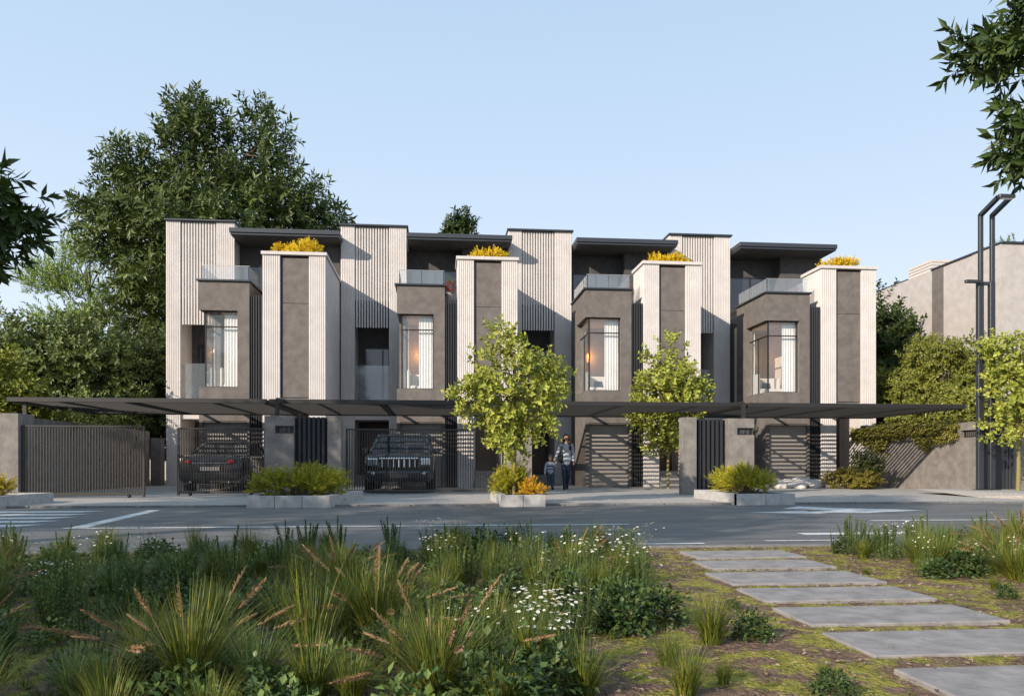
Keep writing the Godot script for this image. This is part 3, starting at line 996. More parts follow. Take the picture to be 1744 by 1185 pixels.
# ---------------------------------------------------------------- foliage
# twig with leaves along +y; one unit long
func sprig(seed_: int, leaves: int, len: float, wid: float, open: float, stem := 0.8) -> ArrayMesh:
	var r := RandomNumberGenerator.new()
	r.seed = seed_
	var b := MB.new()
	b.col = Color(0.7, 0.6, 0.4)
	b.bar(Vector3.ZERO, Vector3(0, stem, 0), 0.012, 0.012)
	for k in leaves:
		var t := (k + 0.6) / leaves
		var az := k * 2.4 + r.randf_range(-0.4, 0.4)
		var rad := Vector3(cos(az), 0, sin(az))
		var o := open * r.randf_range(0.7, 1.2) * (1.0 - 0.45 * t)
		var dir := (rad * sin(o) + Vector3.UP * cos(o)).normalized()
		var up := (Vector3.UP - dir * dir.y + rad * 0.15).normalized()
		var g := r.randf_range(0.75, 1.2)
		b.col = Color(g * r.randf_range(0.9, 1.12), g, g * 0.95)
		var s := r.randf_range(0.75, 1.15)
		b.leaf(Vector3(0, stem * t, 0), dir, up.rotated(dir, r.randf_range(-0.5, 0.5)), len * s, wid * s)
	return b.mesh()

# points spread inside ellipsoids [centre, radii], more of them towards the skin
func spots(lobes: Array, count: int, apart: float, skin := 0.45) -> Array:
	var out := []
	var vol := 0.0
	for l in lobes: vol += l[1].x * l[1].y * l[1].z
	for l in lobes:
		var want: int = l[2] if l.size() > 2 else maxi(1, int(round(count * l[1].x * l[1].y * l[1].z / vol)))
		var tries := 0
		var got := 0
		while got < want and tries < want * 8:
			tries += 1
			var p: Vector3 = l[0] + rdir() * l[1] * pow(rf(0.02, 1.0), skin)
			var ok := true
			if apart > 0:
				for q in out:
					if p.distance_squared_to(q) < apart * apart:
						ok = false
						break
			if ok:
				out.append(p)
				got += 1
	return out

func foliage(parent: Node3D, called: String, centres: Array, rad: float, per: int, mesh: Mesh, m: Material, s0: float, s1: float, heart: Vector3, bias: Vector3, c0: Color, c1: Color, flat := 0.8) -> MultiMeshInstance3D:
	var xf := []
	var cols := PackedColorArray()
	for p in centres:
		var tint := rng.randf()
		for k in per:
			var u := rdir()
			var q: Vector3 = p + u * Vector3(1, flat, 1) * rad * pow(rng.randf(), 0.45)
			var dir := ((q - heart).normalized() * 0.6 + u * 0.7 + bias + rdir() * 0.45).normalized()
			xf.append(Transform3D(basis_to(dir, rf(0, TAU), rf(s0, s1)), q))
			var t := clampf(tint * 0.5 + rng.randf() * 0.5, 0, 1)
			cols.append(c0.lerp(c1, t))
	var o := many(parent, called, mesh, m, xf, cols)
	o.set_meta("kind", "stuff")
	return o

func limbs(b: MB, fork: Vector3, top: Vector3, r0: float, ends: Array, lobes: Array, thin: float) -> void:
	var mid := fork * 0.5 + Vector3(rf(-1, 1), 0, rf(-1, 1)) * r0 * 0.5
	b.tube([Vector3(0, -0.1, 0), Vector3(0, 0.08, 0), mid, fork, fork.lerp(top, 0.55), top], [r0 * 1.45, r0 * 1.05, r0 * 0.92, r0 * 0.8, r0 * 0.45, r0 * 0.15], 10)
	# boughs: lobes away from the trunk hang on a limb that starts at the trunk or at a lobe nearer to it
	var out := lobes.filter(func(l): return Vector2(l[0].x, l[0].z).length() > l[1].x * 0.85)
	out.sort_custom(func(p, q): return Vector2(p[0].x, p[0].z).length() < Vector2(q[0].x, q[0].z).length())
	var joints := []
	for l in out:
		var c: Vector3 = l[0]
		var t := clampf((c.y - fork.y) / maxf(0.1, top.y - fork.y) - 0.3, 0.0, 0.8)
		var s := fork.lerp(top, t)
		var r := r0 * 0.34 * (1 - 0.5 * t)
		var best := s.distance_to(c)
		for j in joints:
			if j[0].distance_to(c) < best:
				best = j[0].distance_to(c)
				s = j[0]
				r = j[1] * 0.7
		var q := s.lerp(c, 0.5) + Vector3(rf(-0.06, 0.06), rf(0.05, 0.12), rf(-0.06, 0.06)) * best
		b.tube([s, s.lerp(q, 0.5) + Vector3(0, 0.03, 0) * best, q, c], [r, r * 0.85, r * 0.7, r * 0.45], 7, false)
		joints.append([c, r * 0.45])
	for e in ends:
		var own: Array = []
		var near := 1e9
		for l in lobes:
			var d: float = ((e - l[0]) / l[1]).length()
			if d < near:
				near = d
				own = l
		var far: bool = out.has(own)
		var t := clampf((e.y - fork.y) / maxf(0.1, top.y - fork.y) - 0.25, 0.0, 0.85)
		var s: Vector3 = own[0] if far else fork.lerp(top, t)
		var w := thin * 0.9 if far else thin * 2.2
		var q := s.lerp(e, 0.5) + Vector3(0, (e - s).length() * 0.12, 0)
		b.tube([s, s.lerp(q, 0.5) + Vector3(rf(-1, 1), rf(-1, 1), rf(-1, 1)) * 0.04 * (e - s).length(), q, e], [w * 1.4, w, w * 0.7, w * 0.25], 5, false)

func tree(label: String, at: Vector3, fork: Vector3, top: Vector3, r0: float, lobes: Array, n: int, apart: float, rad: float, per: int, mesh: Mesh, s0: float, s1: float, bias: Vector3, c0: Color, c1: Color, bark: Material, group := "", called := "tree") -> Node3D:
	var t := thing(called, label, "tree", at, group)
	var L := []
	for l in lobes:
		L.append([Vector3(l[0], l[1], l[2]) - at, Vector3(l[3], l[4], l[5])])
		if l.size() > 6: L[-1].append(l[6])
	var ends := spots(L, n, apart)
	var b := MB.new()
	limbs(b, fork, top, r0, ends, L, minf(r0 * 0.07 + 0.006, 0.02 + r0 * 0.02))
	part(t, "trunk", b, bark)
	foliage(t, "crown", ends, rad, per, mesh, M.leaf, s0, s1, fork.lerp(top, 0.5), bias, c0, c1)
	return t

func shrub(label: String, at: Vector3, lobes: Array, n: int, rad: float, per: int, mesh: Mesh, s0: float, s1: float, bias: Vector3, c0: Color, c1: Color, group := "", called := "shrub", cat := "shrub") -> Node3D:
	var t := thing(called, label, cat, at, group)
	var L := []
	for l in lobes: L.append([Vector3(l[0], l[1], l[2]) - at, Vector3(l[3], l[4], l[5])])
	var ends := spots(L, n, 0.0, 0.4)
	var b := MB.new()
	for e in ends:
		var f := Vector3(e.x * 0.35, 0.02, e.z * 0.35)
		b.tube([f, f.lerp(e, 0.6) + Vector3(0, -0.06, 0) * e.y, e], [0.012, 0.008, 0.003], 4, false)
	part(t, "stems", b, M.bark)
	foliage(t, "foliage", ends, rad, per, mesh, M.leaf, s0, s1, Vector3(0, 0.0, 0), bias, c0, c1)
	return t

func make_trees() -> void:
	var ash := sprig(11, 11, 0.5, 0.17, 1.25)
	var ash2 := sprig(12, 9, 0.62, 0.2, 1.1, 0.7)
	var oval := sprig(13, 10, 0.34, 0.2, 1.15)
	var fine := sprig(14, 14, 0.3, 0.09, 0.9)
	var dark0 := Color(0.03, 0.055, 0.014)
	var dark1 := Color(0.075, 0.115, 0.025)
	# tall dark tree behind the first house
	tree("tall dark green tree rising behind the leftmost house", Vector3(-12.0, 0, -40), Vector3(0, 6.5, 0), Vector3(0.0, 17.2, 0), 0.42,
		[[-11.7, 11.3, -40, 4.2, 4.0, 3.6], [-12.4, 16.9, -40, 1.4, 1.8, 1.4, 10], [-9.5, 16.2, -40, 2.2, 2.2, 2.0, 12], [-7.2, 13.6, -40, 2.4, 1.5, 1.9, 12], [-15.2, 12.7, -40, 2.1, 2.1, 1.9, 12], [-14.2, 8.0, -40, 2.0, 3.6, 2.0], [-14.8, 14.6, -40, 1.3, 1.6, 1.4], [-5.8, 12.3, -40, 1.0, 0.6, 1.0]],
		150, 0.95, 0.85, 32, ash, 0.55, 0.9, Vector3(0, -0.15, 0), Color(0.05, 0.08, 0.02), Color(0.11, 0.15, 0.035), M.bark)
	# leafy trees at the left, beyond the boundary wall
	var g0 := Color(0.085, 0.125, 0.035)
	var g1 := Color(0.19, 0.235, 0.07)
	tree("broad olive-green tree at the left edge behind the boundary wall", Vector3(-15.0, 0, -29.5), Vector3(0, 2.0, 0), Vector3(0, 5.5, 0), 0.16, [[-15.3, 4.2, -29.5, 1.5, 1.7, 1.5], [-14.3, 2.9, -29, 1.9, 1.3, 1.4], [-16.4, 3.3, -29, 1.5, 1.7, 1.4]], 60, 0.5, 0.62, 34, oval, 0.45, 0.75, Vector3(0, -0.2, 0), g0, g1, M.bark, "leafy trees at the left")
	tree("dense round green tree left of the first house's pale fin", Vector3(-12.7, 0, -29.5), Vector3(0, 1.8, 0), Vector3(0, 5.6, 0), 0.18, [[-12.9, 4.1, -29.5, 1.6, 1.6, 1.5], [-12.6, 2.7, -29, 1.7, 1.1, 1.4]], 60, 0.5, 0.62, 34, oval, 0.45, 0.75, Vector3(0, -0.35, 0), g0, g1, M.bark, "leafy trees at the left")
	tree("dark drooping green tree touching the first house's left corner", Vector3(-10.9, 0, -31.5), Vector3(0, 1.8, 0), Vector3(0, 5.3, 0), 0.16, [[-11.3, 4.2, -31.5, 1.3, 1.7, 1.2], [-10.9, 2.6, -31.0, 1.1, 1.3, 1.1]], 55, 0.5, 0.6, 34, oval, 0.45, 0.75, Vector3(0, -0.5, 0), Color(0.05, 0.08, 0.022), Color(0.11, 0.15, 0.045), M.bark, "leafy trees at the left")
	var lg0 := Color(0.24, 0.33, 0.09)
	var lg1 := Color(0.38, 0.48, 0.16)
	tree("airy light green tree behind the olive trees on the left", Vector3(-19.6, 0, -46), Vector3(0.2, 5.0, 0), Vector3(0, 11.5, 0), 0.14, [[-19.7, 12.4, -46, 1.2, 0.7, 1.2, 9], [-20.9, 10.6, -46, 1.3, 0.7, 1.2, 8], [-22.1, 11.2, -46, 0.9, 0.6, 0.9, 6], [-18.8, 10.4, -46, 1.4, 1.0, 1.2], [-20.5, 8.6, -46, 2.4, 1.0, 1.5]], 34, 0.6, 0.75, 24, fine, 0.5, 0.9, Vector3(0, 0.35, 0), lg0, lg1, M.bark)
	tree("small tree top showing above the second house's roof", Vector3(1.5, 0, -48), Vector3(0, 9, 0), Vector3(0, 15.6, 0), 0.2, [[1.5, 14.6, -48, 0.75, 1.4, 0.7]], 16, 0.3, 0.45, 26, ash, 0.45, 0.75, Vector3(0, 0.1, 0), dark0, dark1, M.bark)
	tree("dark tree behind the hedge, left of the neighbouring house", Vector3(18.3, 0, -30.5), Vector3(0, 2.2, 0), Vector3(0, 7.0, 0), 0.16, [[18.3, 5.4, -30.5, 1.0, 1.7, 1.0], [18.0, 7.2, -30.5, 0.4, 0.5, 0.4], [18.4, 3.2, -30.5, 1.3, 1.5, 1.2]], 45, 0.5, 0.6, 26, oval, 0.5, 0.85, Vector3.ZERO, dark0, dark1, M.bark)
	tree("pale tree at the far right above the neighbouring roof", Vector3(30.5, 0, -38), Vector3(0, 6, 0), Vector3(0, 11.6, 0), 0.2, [[30.5, 11.2, -38, 1.3, 1.3, 1.2], [31.5, 9.5, -38, 1.7, 1.5, 1.5]], 24, 0.5, 0.7, 24, fine, 0.6, 0.9, Vector3.ZERO, lg0 * 0.6, lg1 * 0.6, M.bark)
	# three young street trees with light yellow-green leaves
	var y0 := Color(0.21, 0.25, 0.035)
	var y1 := Color(0.49, 0.5, 0.1)
	var small := sprig(15, 7, 0.36, 0.26, 1.25)
	tree("young yellow-green tree standing in the middle planter", Vector3(1.52, 0.15, -15.4), Vector3(0.02, 0.95, 0), Vector3(0, 3.0, 0), 0.035,
		[[1.56, 2.25, -15.4, 0.75, 0.95, 0.6], [0.82, 2.35, -15.4, 0.42, 0.65, 0.4], [2.15, 2.4, -15.3, 0.4, 0.65, 0.4], [1.42, 1.45, -15.4, 0.75, 0.42, 0.55], [1.42, 3.12, -15.4, 0.28, 0.36, 0.28]], 75, 0.16, 0.2, 11, small, 0.22, 0.36, Vector3(0, 0.15, 0), y0, y1, M.green_bark, "young street trees", "young_tree")
	tree("young yellow-green tree behind the canopy, before the third house's tower", Vector3(7.14, 0.0, -23.6), Vector3(0, 1.0, 0), Vector3(0, 4.2, 0), 0.045,
		[[7.14, 3.5, -23.6, 0.8, 1.15, 0.7], [6.6, 2.7, -23.6, 0.65, 0.75, 0.55], [7.7, 2.95, -23.6, 0.65, 0.8, 0.55], [7.14, 1.7, -23.6, 0.75, 0.55, 0.6]], 70, 0.2, 0.25, 11, small, 0.28, 0.46, Vector3(0, 0.15, 0), y0, y1, M.green_bark, "young street trees", "young_tree")
	tree("young yellow-green tree with a yellow trunk at the right edge", Vector3(14.25, 0.11, -17.9), Vector3(0, 1.3, 0), Vector3(-0.1, 3.5, 0), 0.05,
		[[14.15, 2.7, -17.9, 0.72, 0.95, 0.65], [13.75, 3.35, -17.9, 0.42, 0.6, 0.4], [14.6, 2.2, -17.9, 0.75, 0.8, 0.65], [14.9, 3.3, -17.9, 0.6, 0.7, 0.6], [13.9, 1.7, -17.9, 0.4, 0.3, 0.4]], 75, 0.18, 0.22, 11, small, 0.25, 0.4, Vector3(0, 0.15, 0), y0, y1, M.green_bark, "young street trees", "young_tree")
	# trees beside the camera whose boughs hang into the picture
	var ga := Color(0.035, 0.065, 0.018)
	var gb := Color(0.08, 0.12, 0.03)
	tree("dark-leaved tree whose bough hangs in at the left edge", Vector3(-7.4, 0, -6.0), Vector3(0, 2.4, 0), Vector3(0, 6.5, 0), 0.2,
		[[-7.8, 4.6, -6.0, 2.4, 1.4, 2.2], [-3.2, 2.7, -6.0, 0.13, 0.13, 0.18, 7], [-3.1, 2.57, -6.0, 0.1, 0.05, 0.12, 4], [-3.22, 2.36, -6.0, 0.09, 0.14, 0.15, 5], [-3.55, 2.55, -6, 0.25, 0.3, 0.2, 7], [-4.3, 2.9, -6.0, 0.6, 0.5, 0.5, 10]], 130, 0.08, 0.16, 5, ash2, 0.15, 0.23, Vector3(0, -0.3, 0), ga, gb, M.bark)
	tree("dark-leaved tree whose bough hangs in at the upper right corner", Vector3(6.8, 0, -4.8), Vector3(-0.3, 2.2, 0), Vector3(-0.3, 6.0, 0), 0.2,
		[[6.9, 5.2, -4.8, 2.2, 1.6, 1.6], [3.74, 3.62, -4.6, 0.16, 0.18, 0.16, 14], [3.6, 3.36, -4.6, 0.16, 0.09, 0.14, 12], [3.42, 3.4, -4.6, 0.1, 0.04, 0.08, 4], [3.76, 2.98, -4.6, 0.1, 0.14, 0.12, 9], [3.74, 2.76, -4.6, 0.1, 0.1, 0.1, 8], [4.4, 3.3, -4.6, 0.4, 0.5, 0.4, 10]], 130, 0.05, 0.12, 4, ash2, 0.13, 0.19, Vector3(-0.3, -0.35, 0), ga, gb, M.bark)
	# trees behind the camera: only their shade falls into the picture
	var behind := [["street tree behind the camera, shading the left of the meadow", -12.5, -4.2, 1.9], ["street tree left of the picture, shading the crossing", -15.5, 3.5, 2.6], ["street tree left of the camera, shading the right of the road", -7.0, 2.4, 2.0]]
	for s in behind:
		var r: float = s[3]
		tree(s[0], Vector3(s[1], 0, -s[2]), Vector3(0, 2.4, 0), Vector3(0, 8.8, 0), 0.2, [[s[1], 5.4, -s[2], r, 1.9, r], [s[1] + 0.6, 4.0, -s[2], r * 0.7, 1.0, r * 0.7], [s[1], 8.8, -s[2], 1.7, 1.5, 1.7, 30 if s[2] > 0 and s[2] < 3 else 1]], 70, 0.4, 0.5, 18, ash2, 0.3, 0.5, Vector3(0, -0.2, 0), ga, gb, M.bark, "street trees outside the picture")
	tree("street tree left of the picture, shading the gates", Vector3(-13.2, 0, -9.3), Vector3(0, 2.6, 0), Vector3(0.2, 9.2, 0), 0.22, [[-12.5, 5.2, -8.8, 1.9, 1.6, 1.9], [-14.8, 7.2, -9.5, 1.9, 1.5, 1.8], [-12.3, 9.0, -9.5, 1.6, 1.5, 1.6]], 100, 0.4, 0.5, 18, ash2, 0.3, 0.5, Vector3(0, -0.2, 0), ga, gb, M.bark, "street trees outside the picture")
	make_shrubs(oval, fine, small)

func make_shrubs(oval: Mesh, fine: Mesh, small: Mesh) -> void:
	var yel := [Color(0.62, 0.4, 0.008), Color(0.92, 0.7, 0.03)]
	var names := ["leftmost", "second", "third", "rightmost"]
	for k in 4:
		var x := -9.80 + PITCH * k
		var h: float = [0.42, 0.26, 0.26, 0.3][k]
		shrub("golden yellow shrub in the roof planter of the %s house's tower" % names[k], Vector3(x + 5.25, 7.55, -26.3), [[x + 5.25, 7.55 + h * 0.5, -26.25, 0.72, h * 0.62, 0.45], [x + 5.4, 7.55 + h * 0.7, -26.3, 0.45, h * 0.5, 0.35]], 40, 0.14, 14, fine, 0.16, 0.28, Vector3(0, 0.4, 0), yel[0], yel[1], "golden shrubs on the towers", "golden_shrub")
	var q0 := Color(0.2, 0.21, 0.015)
	var q1 := Color(0.5, 0.46, 0.03)
	shrub("wide yellow-green shrub in the long planter before the shaded pillar", Vector3(-2.75, 0.15, -15.6), [[-3.0, 0.4, -15.6, 0.55, 0.24, 0.5], [-2.3, 0.42, -15.7, 0.5, 0.26, 0.5], [-2.7, 0.38, -16.3, 0.7, 0.3, 0.5]], 70, 0.14, 18, fine, 0.14, 0.24, Vector3(0, 0.3, 0), q0, q1, "shrubs in the kerb planters")
	shrub("green shrub round the trunk in the middle planter", Vector3(1.6, 0.15, -15.7), [[1.55, 0.42, -15.7, 0.38, 0.26, 0.4]], 36, 0.13, 18, fine, 0.14, 0.24, Vector3(0, 0.3, 0), q0, q1, "shrubs in the kerb planters")
	shrub("orange-yellow flowering shrub at the front of the middle planter", Vector3(1.85, 0.15, -15.15), [[1.85, 0.3, -15.15, 0.24, 0.14, 0.2]], 20, 0.08, 16, fine, 0.1, 0.16, Vector3(0, 0.4, 0), Color(0.45, 0.22, 0.01), Color(0.75, 0.48, 0.03), "shrubs in the kerb planters")
	shrub("yellow-green shrub in the right planter before the number pillar", Vector3(6.4, 0.15, -15.6), [[6.4, 0.42, -15.6, 0.44, 0.24, 0.45], [6.4, 0.4, -16.2, 0.5, 0.26, 0.5]], 50, 0.14, 18, fine, 0.14, 0.24, Vector3(0, 0.35, 0), q0, q1, "shrubs in the kerb planters")
	shrub("yellow shrub at the left edge below the slatted fence", Vector3(-8.5, 0.15, -15.6), [[-8.5, 0.32, -15.6, 0.45, 0.2, 0.4]], 24, 0.12, 16, fine, 0.14, 0.22, Vector3(0, 0.35, 0), Color(0.4, 0.28, 0.01), Color(0.6, 0.46, 0.03), "shrubs in the kerb planters")
	# low shrubs right of the last garage
	shrub("rounded green shrub against the right boundary wall", Vector3(13.55, 0, -23.5), [[13.55, 0.62, -23.5, 0.45, 0.5, 0.4]], 40, 0.16, 16, oval, 0.16, 0.26, Vector3(0, 0.2, 0), Color(0.08, 0.11, 0.035), Color(0.17, 0.19, 0.07), "shrubs by the last garage")
	shrub("low yellowish shrub between the rocks and the right boundary wall", Vector3(12.8, 0, -23.4), [[12.7, 0.3, -23.4, 0.55, 0.28, 0.4], [13.1, 0.25, -22.9, 0.55, 0.25, 0.35]], 50, 0.15, 16, oval, 0.16, 0.26, Vector3(0, 0.2, 0), Color(0.12, 0.11, 0.02), Color(0.28, 0.24, 0.04), "shrubs by the last garage")
	# lit shrubs beyond the left boundary wall
	shrub("sunlit yellow-green shrub behind the left end of the canopy", Vector3(-11.9, 0, -22.5), [[-11.7, 2.7, -22.5, 0.75, 0.95, 0.7], [-11.0, 2.1, -22.8, 0.6, 0.75, 0.5], [-12.3, 1.9, -22.5, 0.8, 1.1, 0.6]], 80, 0.26, 18, small, 0.3, 0.5, Vector3(0, 0.2, 0), Color(0.14, 0.17, 0.025), Color(0.36, 0.36, 0.06), "shrubs beyond the left wall")
	shrub("green shrub showing between canopy and bar gate on the left", Vector3(-11.7, 0, -26.5), [[-11.9, 1.5, -26.5, 1.0, 0.9, 0.6], [-11.2, 1.4, -27.5, 0.8, 0.8, 0.6]], 60, 0.26, 18, oval, 0.3, 0.5, Vector3(0, 0.0, 0), Color(0.06, 0.09, 0.02), Color(0.16, 0.19, 0.05), "shrubs beyond the left wall")
	# tall leafy hedge bushes beyond the right boundary wall
	var h0 := Color(0.12, 0.15, 0.025)
	var h1 := Color(0.29, 0.3, 0.06)
	var hb := [["tall leafy hedge bush next to the last house's tower", 16.3, 27.5, 1.0, 4.0], ["tall leafy hedge bush in the middle of the right hedge", 16.9, 25.6, 1.1, 4.9], ["tall leafy hedge bush closest to the street lamp", 17.0, 23.8, 1.1, 4.9], ["lower hedge bush directly behind the right boundary wall", 15.9, 24.5, 0.8, 2.6], ["lower hedge bush above the number plate of the right boundary wall", 16.1, 22.3, 0.9, 2.8]]
	for s in hb:
		shrub(s[0], Vector3(s[1], 0, -s[2]), [[s[1], s[4] * 0.55, -s[2], s[3], s[4] * 0.5, s[3]]], 95, 0.3, 20, oval, 0.32, 0.5, Vector3(-0.15, -0.55, 0.1), h0, h1, "hedge bushes at the right", "hedge_bush", "hedge")
	# creeper spilling over the right boundary wall
	var c := thing("creeper", "olive-green creeper spilling over the right boundary wall", "creeper", Vector3(14.7, 1.94, -22.5))
	var ends := []
	for k in 260:
		var d := rf(-3.6, 1.75)
		var deep := 0.62 * (0.75 + 0.35 * sin(d * 2.1) + 0.2 * sin(d * 5.3))
		if d > 0.9: deep *= 0.9
		var t := rng.randf()
		ends.append(Vector3(-0.05 - rf(0, 0.16) * (1 - t * 0.5), 0.06 - t * deep, d))
		if k % 5 == 0: ends.append(Vector3(rf(-0.05, 0.25), rf(0.02, 0.16), d))
	foliage(c, "foliage", ends, 0.07, 13, sprig(16, 8, 0.4, 0.22, 1.0), M.leaf, 0.1, 0.17, Vector3(0.6, 0.1, 0), Vector3(-0.3, -0.7, 0), Color(0.17, 0.17, 0.035), Color(0.36, 0.33, 0.08))
	var st := MB.new()
	for k in 22:
		var d := -3.5 + 0.24 * k
		st.tube([Vector3(0.15, 0.02, d), Vector3(-0.05, 0.05, d), Vector3(-0.06, -0.5, d + 0.05)], [0.01, 0.008, 0.003], 4, false)
	part(c, "stems", st, M.bark)
	# potted red flowers on two balconies
	for k in [1, 2, 3]:
		var at := Vector3(-9.80 + PITCH * k + 3.98, 6.18, zz(26.9) - FRONT)
		var p := thing("flower_pot", "pot of red flowers on the balcony of the %s house" % names[k], "flower pot", at, "flower pots on the balconies")
		var b := MB.new()
		b.tube([Vector3(0, 0.0, 0), Vector3(0, 0.16, 0), Vector3(0, 0.42, 0), Vector3(0, 0.5, 0)], [0.08, 0.1, 0.13, 0.12], 14)
		part(p, "pot", b, M.pot)
		var e2 := []
		for j in 14: e2.append(Vector3(rf(-0.2, 0.15), rf(0.5, 0.85), rf(-0.15, 0.15)))
		foliage(p, "flowers", e2, 0.05, 8, small, M.leaf, 0.07, 0.12, Vector3(0, 0.4, 0), Vector3.ZERO, Color(0.4, 0.02, 0.03), Color(0.65, 0.12, 0.12))
		foliage(p, "foliage", e2, 0.08, 6, small, M.leaf, 0.08, 0.14, Vector3(0, 0.4, 0), Vector3.ZERO, Color(0.04, 0.08, 0.02), Color(0.1, 0.14, 0.04))

# ---------------------------------------------------------------- meadow
func blade(b: MB, root: Vector3, az: float, lean0: float, lean1: float, len: float, wid: float, segs := 4) -> Array:
	var out := Vector3(cos(az), 0, sin(az))
	var side := Vector3(-sin(az), 0, cos(az)) * wid * 0.5
	var p := root
	var ring := [[p - side, p + side]]
	for k in segs:
		var a := lerpf(lean0, lean1, (k + 0.5) / segs)
		p += (out * sin(a) + Vector3.UP * cos(a)) * len / segs
		var w := 1.0 - pow(float(k + 1) / segs, 2.2)
		ring.append([p - side * w, p + side * w])
	for k in segs - 1:
		b.quad(ring[k][0], ring[k][1], ring[k + 1][1], ring[k + 1][0])
	b.tri(ring[segs - 1][0], ring[segs - 1][1], p)
	return [p, out * sin(lean1) + Vector3.UP * cos(lean1)]

func grass_mesh(blades: int, r0: float, len: float, spread: float, wid: float, pal: Array) -> ArrayMesh:
	var b := MB.new()
	for k in blades:
		var az := rf(0, TAU)
		var r := r0 * sqrt(rng.randf())
		var lean := spread * pow(rng.randf(), 0.8)
		b.col = pal[rng.randi() % pal.size()] * rf(0.75, 1.2)
		var a2 := az + rf(-0.5, 0.5)
		blade(b, Vector3(cos(az) * r, -0.01, sin(az) * r), a2, lean * 0.45, lean * 1.35 + rf(0.0, 0.35), len * rf(0.55, 1.08), wid * rf(0.7, 1.2))
	return b.mesh()

func plume_mesh(count: int, len: float, spread: float) -> ArrayMesh:
	var b := MB.new()
	for k in count:
		var az := rf(0, TAU)
		b.col = Color(0.34, 0.29, 0.15) * rf(0.8, 1.15)
		var lean := spread * sqrt(rf(0.12, 1.0))
		var L := len * rf(0.8, 1.12)
		var e := blade(b, Vector3(cos(az), 0, sin(az)) * 0.02, az, lean * 0.7, lean * 1.25, L, 0.004, 6)
		var p: Vector3 = e[0]
		var dir: Vector3 = e[1]
		var sl := rf(0.11, 0.16)
		var tone := rf(0.8, 1.2)
		for j in 130:
			var t := rng.randf()
			var w := sin(PI * clampf(t * 0.92 + 0.08, 0, 1))
			var o := rdir()
			o = (o - dir * o.dot(dir)).normalized()
			var s := p + dir * sl * (t - 0.9)
			b.col = Color(0.36, 0.23, 0.12) * tone * rf(0.7, 1.25)
			var q := s + o * (0.004 + 0.0115 * w) + dir * 0.014
			var wv := dir.cross(o) * 0.0024
			b.tri(s - wv, s + wv, q)
	return b.mesh()

func leafy_mesh(stems: int, hgt: float, per: int, ll: float, lw: float, pal: Array, lean := 0.35) -> ArrayMesh:
	var b := MB.new()
	for k in stems:
		var az := rf(0, TAU)
		var l := rf(0, lean)
		var hh := hgt * rf(0.6, 1.05)
		var dir := Vector3(cos(az) * sin(l), cos(l), sin(az) * sin(l))
		var root := Vector3(cos(az), 0, sin(az)) * rf(0.0, 0.05)
		b.col = Color(0.06, 0.07, 0.03)
		b.bar(root, root + dir * hh, 0.004, 0.004)
		for j in per:
			var t := 0.12 + 0.88 * float(j) / per
			var a := j * 2.4 + k
			var rad := Vector3(cos(a), 0, sin(a))
			var o := lerpf(1.25, 0.35, t) * rf(0.8, 1.2)
			var d := (rad * sin(o) + dir * cos(o)).normalized()
			b.col = pal[rng.randi() % pal.size()] * rf(0.75, 1.25)
			b.leaf(root + dir * hh * t, d, (Vector3.UP - d * d.y + rad * 0.1).normalized(), ll * rf(0.7, 1.1) * (1.15 - 0.5 * t), lw * rf(0.8, 1.1))
	return b.mesh()

func bush_mesh(leaves: int, rx: float, ry: float, ll: float, lw: float, pal: Array) -> ArrayMesh:
	var b := MB.new()
	var fn := FastNoiseLite.new()
	fn.seed = rng.randi() % 1000
	fn.frequency = 1.6
	for k in leaves:
		var u := rdir()
		u.y = absf(u.y) * 1.05 - 0.05
		var bump := 0.78 + 0.5 * fn.get_noise_3dv(u * 1.3)
		var p := u * Vector3(rx, ry, rx) * bump * pow(rf(0.15, 1.0), 0.4)
		var d := (u + rdir() * 0.8 + Vector3(0, -0.1, 0)).normalized()
		b.col = pal[rng.randi() % pal.size()] * rf(0.7, 1.3)
		b.leaf(p, d, (Vector3.UP * 0.8 + u * 0.7 + rdir() * 0.3).normalized(), ll * rf(0.7, 1.2), lw * rf(0.8, 1.2))
	return b.mesh()

func daisy_parts(t: Node3D, count: int, r: float, hgt: float) -> void:
	var s := MB.new()
	var f := MB.new()
	var e := MB.new()
	for k in count:
		var az := rf(0, TAU)
		var q := Vector3(cos(az), 0, sin(az)) * r * sqrt(rng.randf())
		var lean := rf(0.0, 0.35)
		s.col = Color(0.08, 0.12, 0.03) * rf(0.8, 1.2)
		var tip: Array = blade(s, q * 0.5, az, lean * 0.5, lean * 1.4, hgt * rf(0.65, 1.1), 0.003, 4)
		var nrm: Vector3 = (tip[1] + Vector3(rf(-0.6, 0.6), 0.3, rf(-0.2, 0.7))).normalized()
		var B := basis_to(nrm, rf(0, 6), 1.0)
		var R := rf(0.0055, 0.0095)
		f.col = Color(0.78, 0.77, 0.72) * rf(0.9, 1.05)
		for j in 9:
			var a := TAU * j / 9
			var p := B * Vector3(cos(a), 0.12, sin(a)) * R
			var w := B * Vector3(-sin(a), 0, cos(a)) * R * 0.26
			f.quad(tip[0], tip[0] + (p - tip[0] * 0) * 0.75 - w, tip[0] + p, tip[0] + p * 0.75 + w)
		e.col = Color(0.62, 0.4, 0.03)
		for j in 6:
			var a := TAU * j / 6
			var a2 := TAU * (j + 1) / 6
			e.tri(tip[0] + nrm * R * 0.34, tip[0] + B * Vector3(cos(a), 0.1, sin(a)) * R * 0.33, tip[0] + B * Vector3(cos(a2), 0.1, sin(a2)) * R * 0.33)
	inst(s.mesh(), M.blade, "stems", t).set_meta("kind", "stuff")
	inst(f.mesh(), M.petal, "petals", t).set_meta("kind", "stuff")
	inst(e.mesh(), M.petal, "flower_eyes", t).set_meta("kind", "stuff")

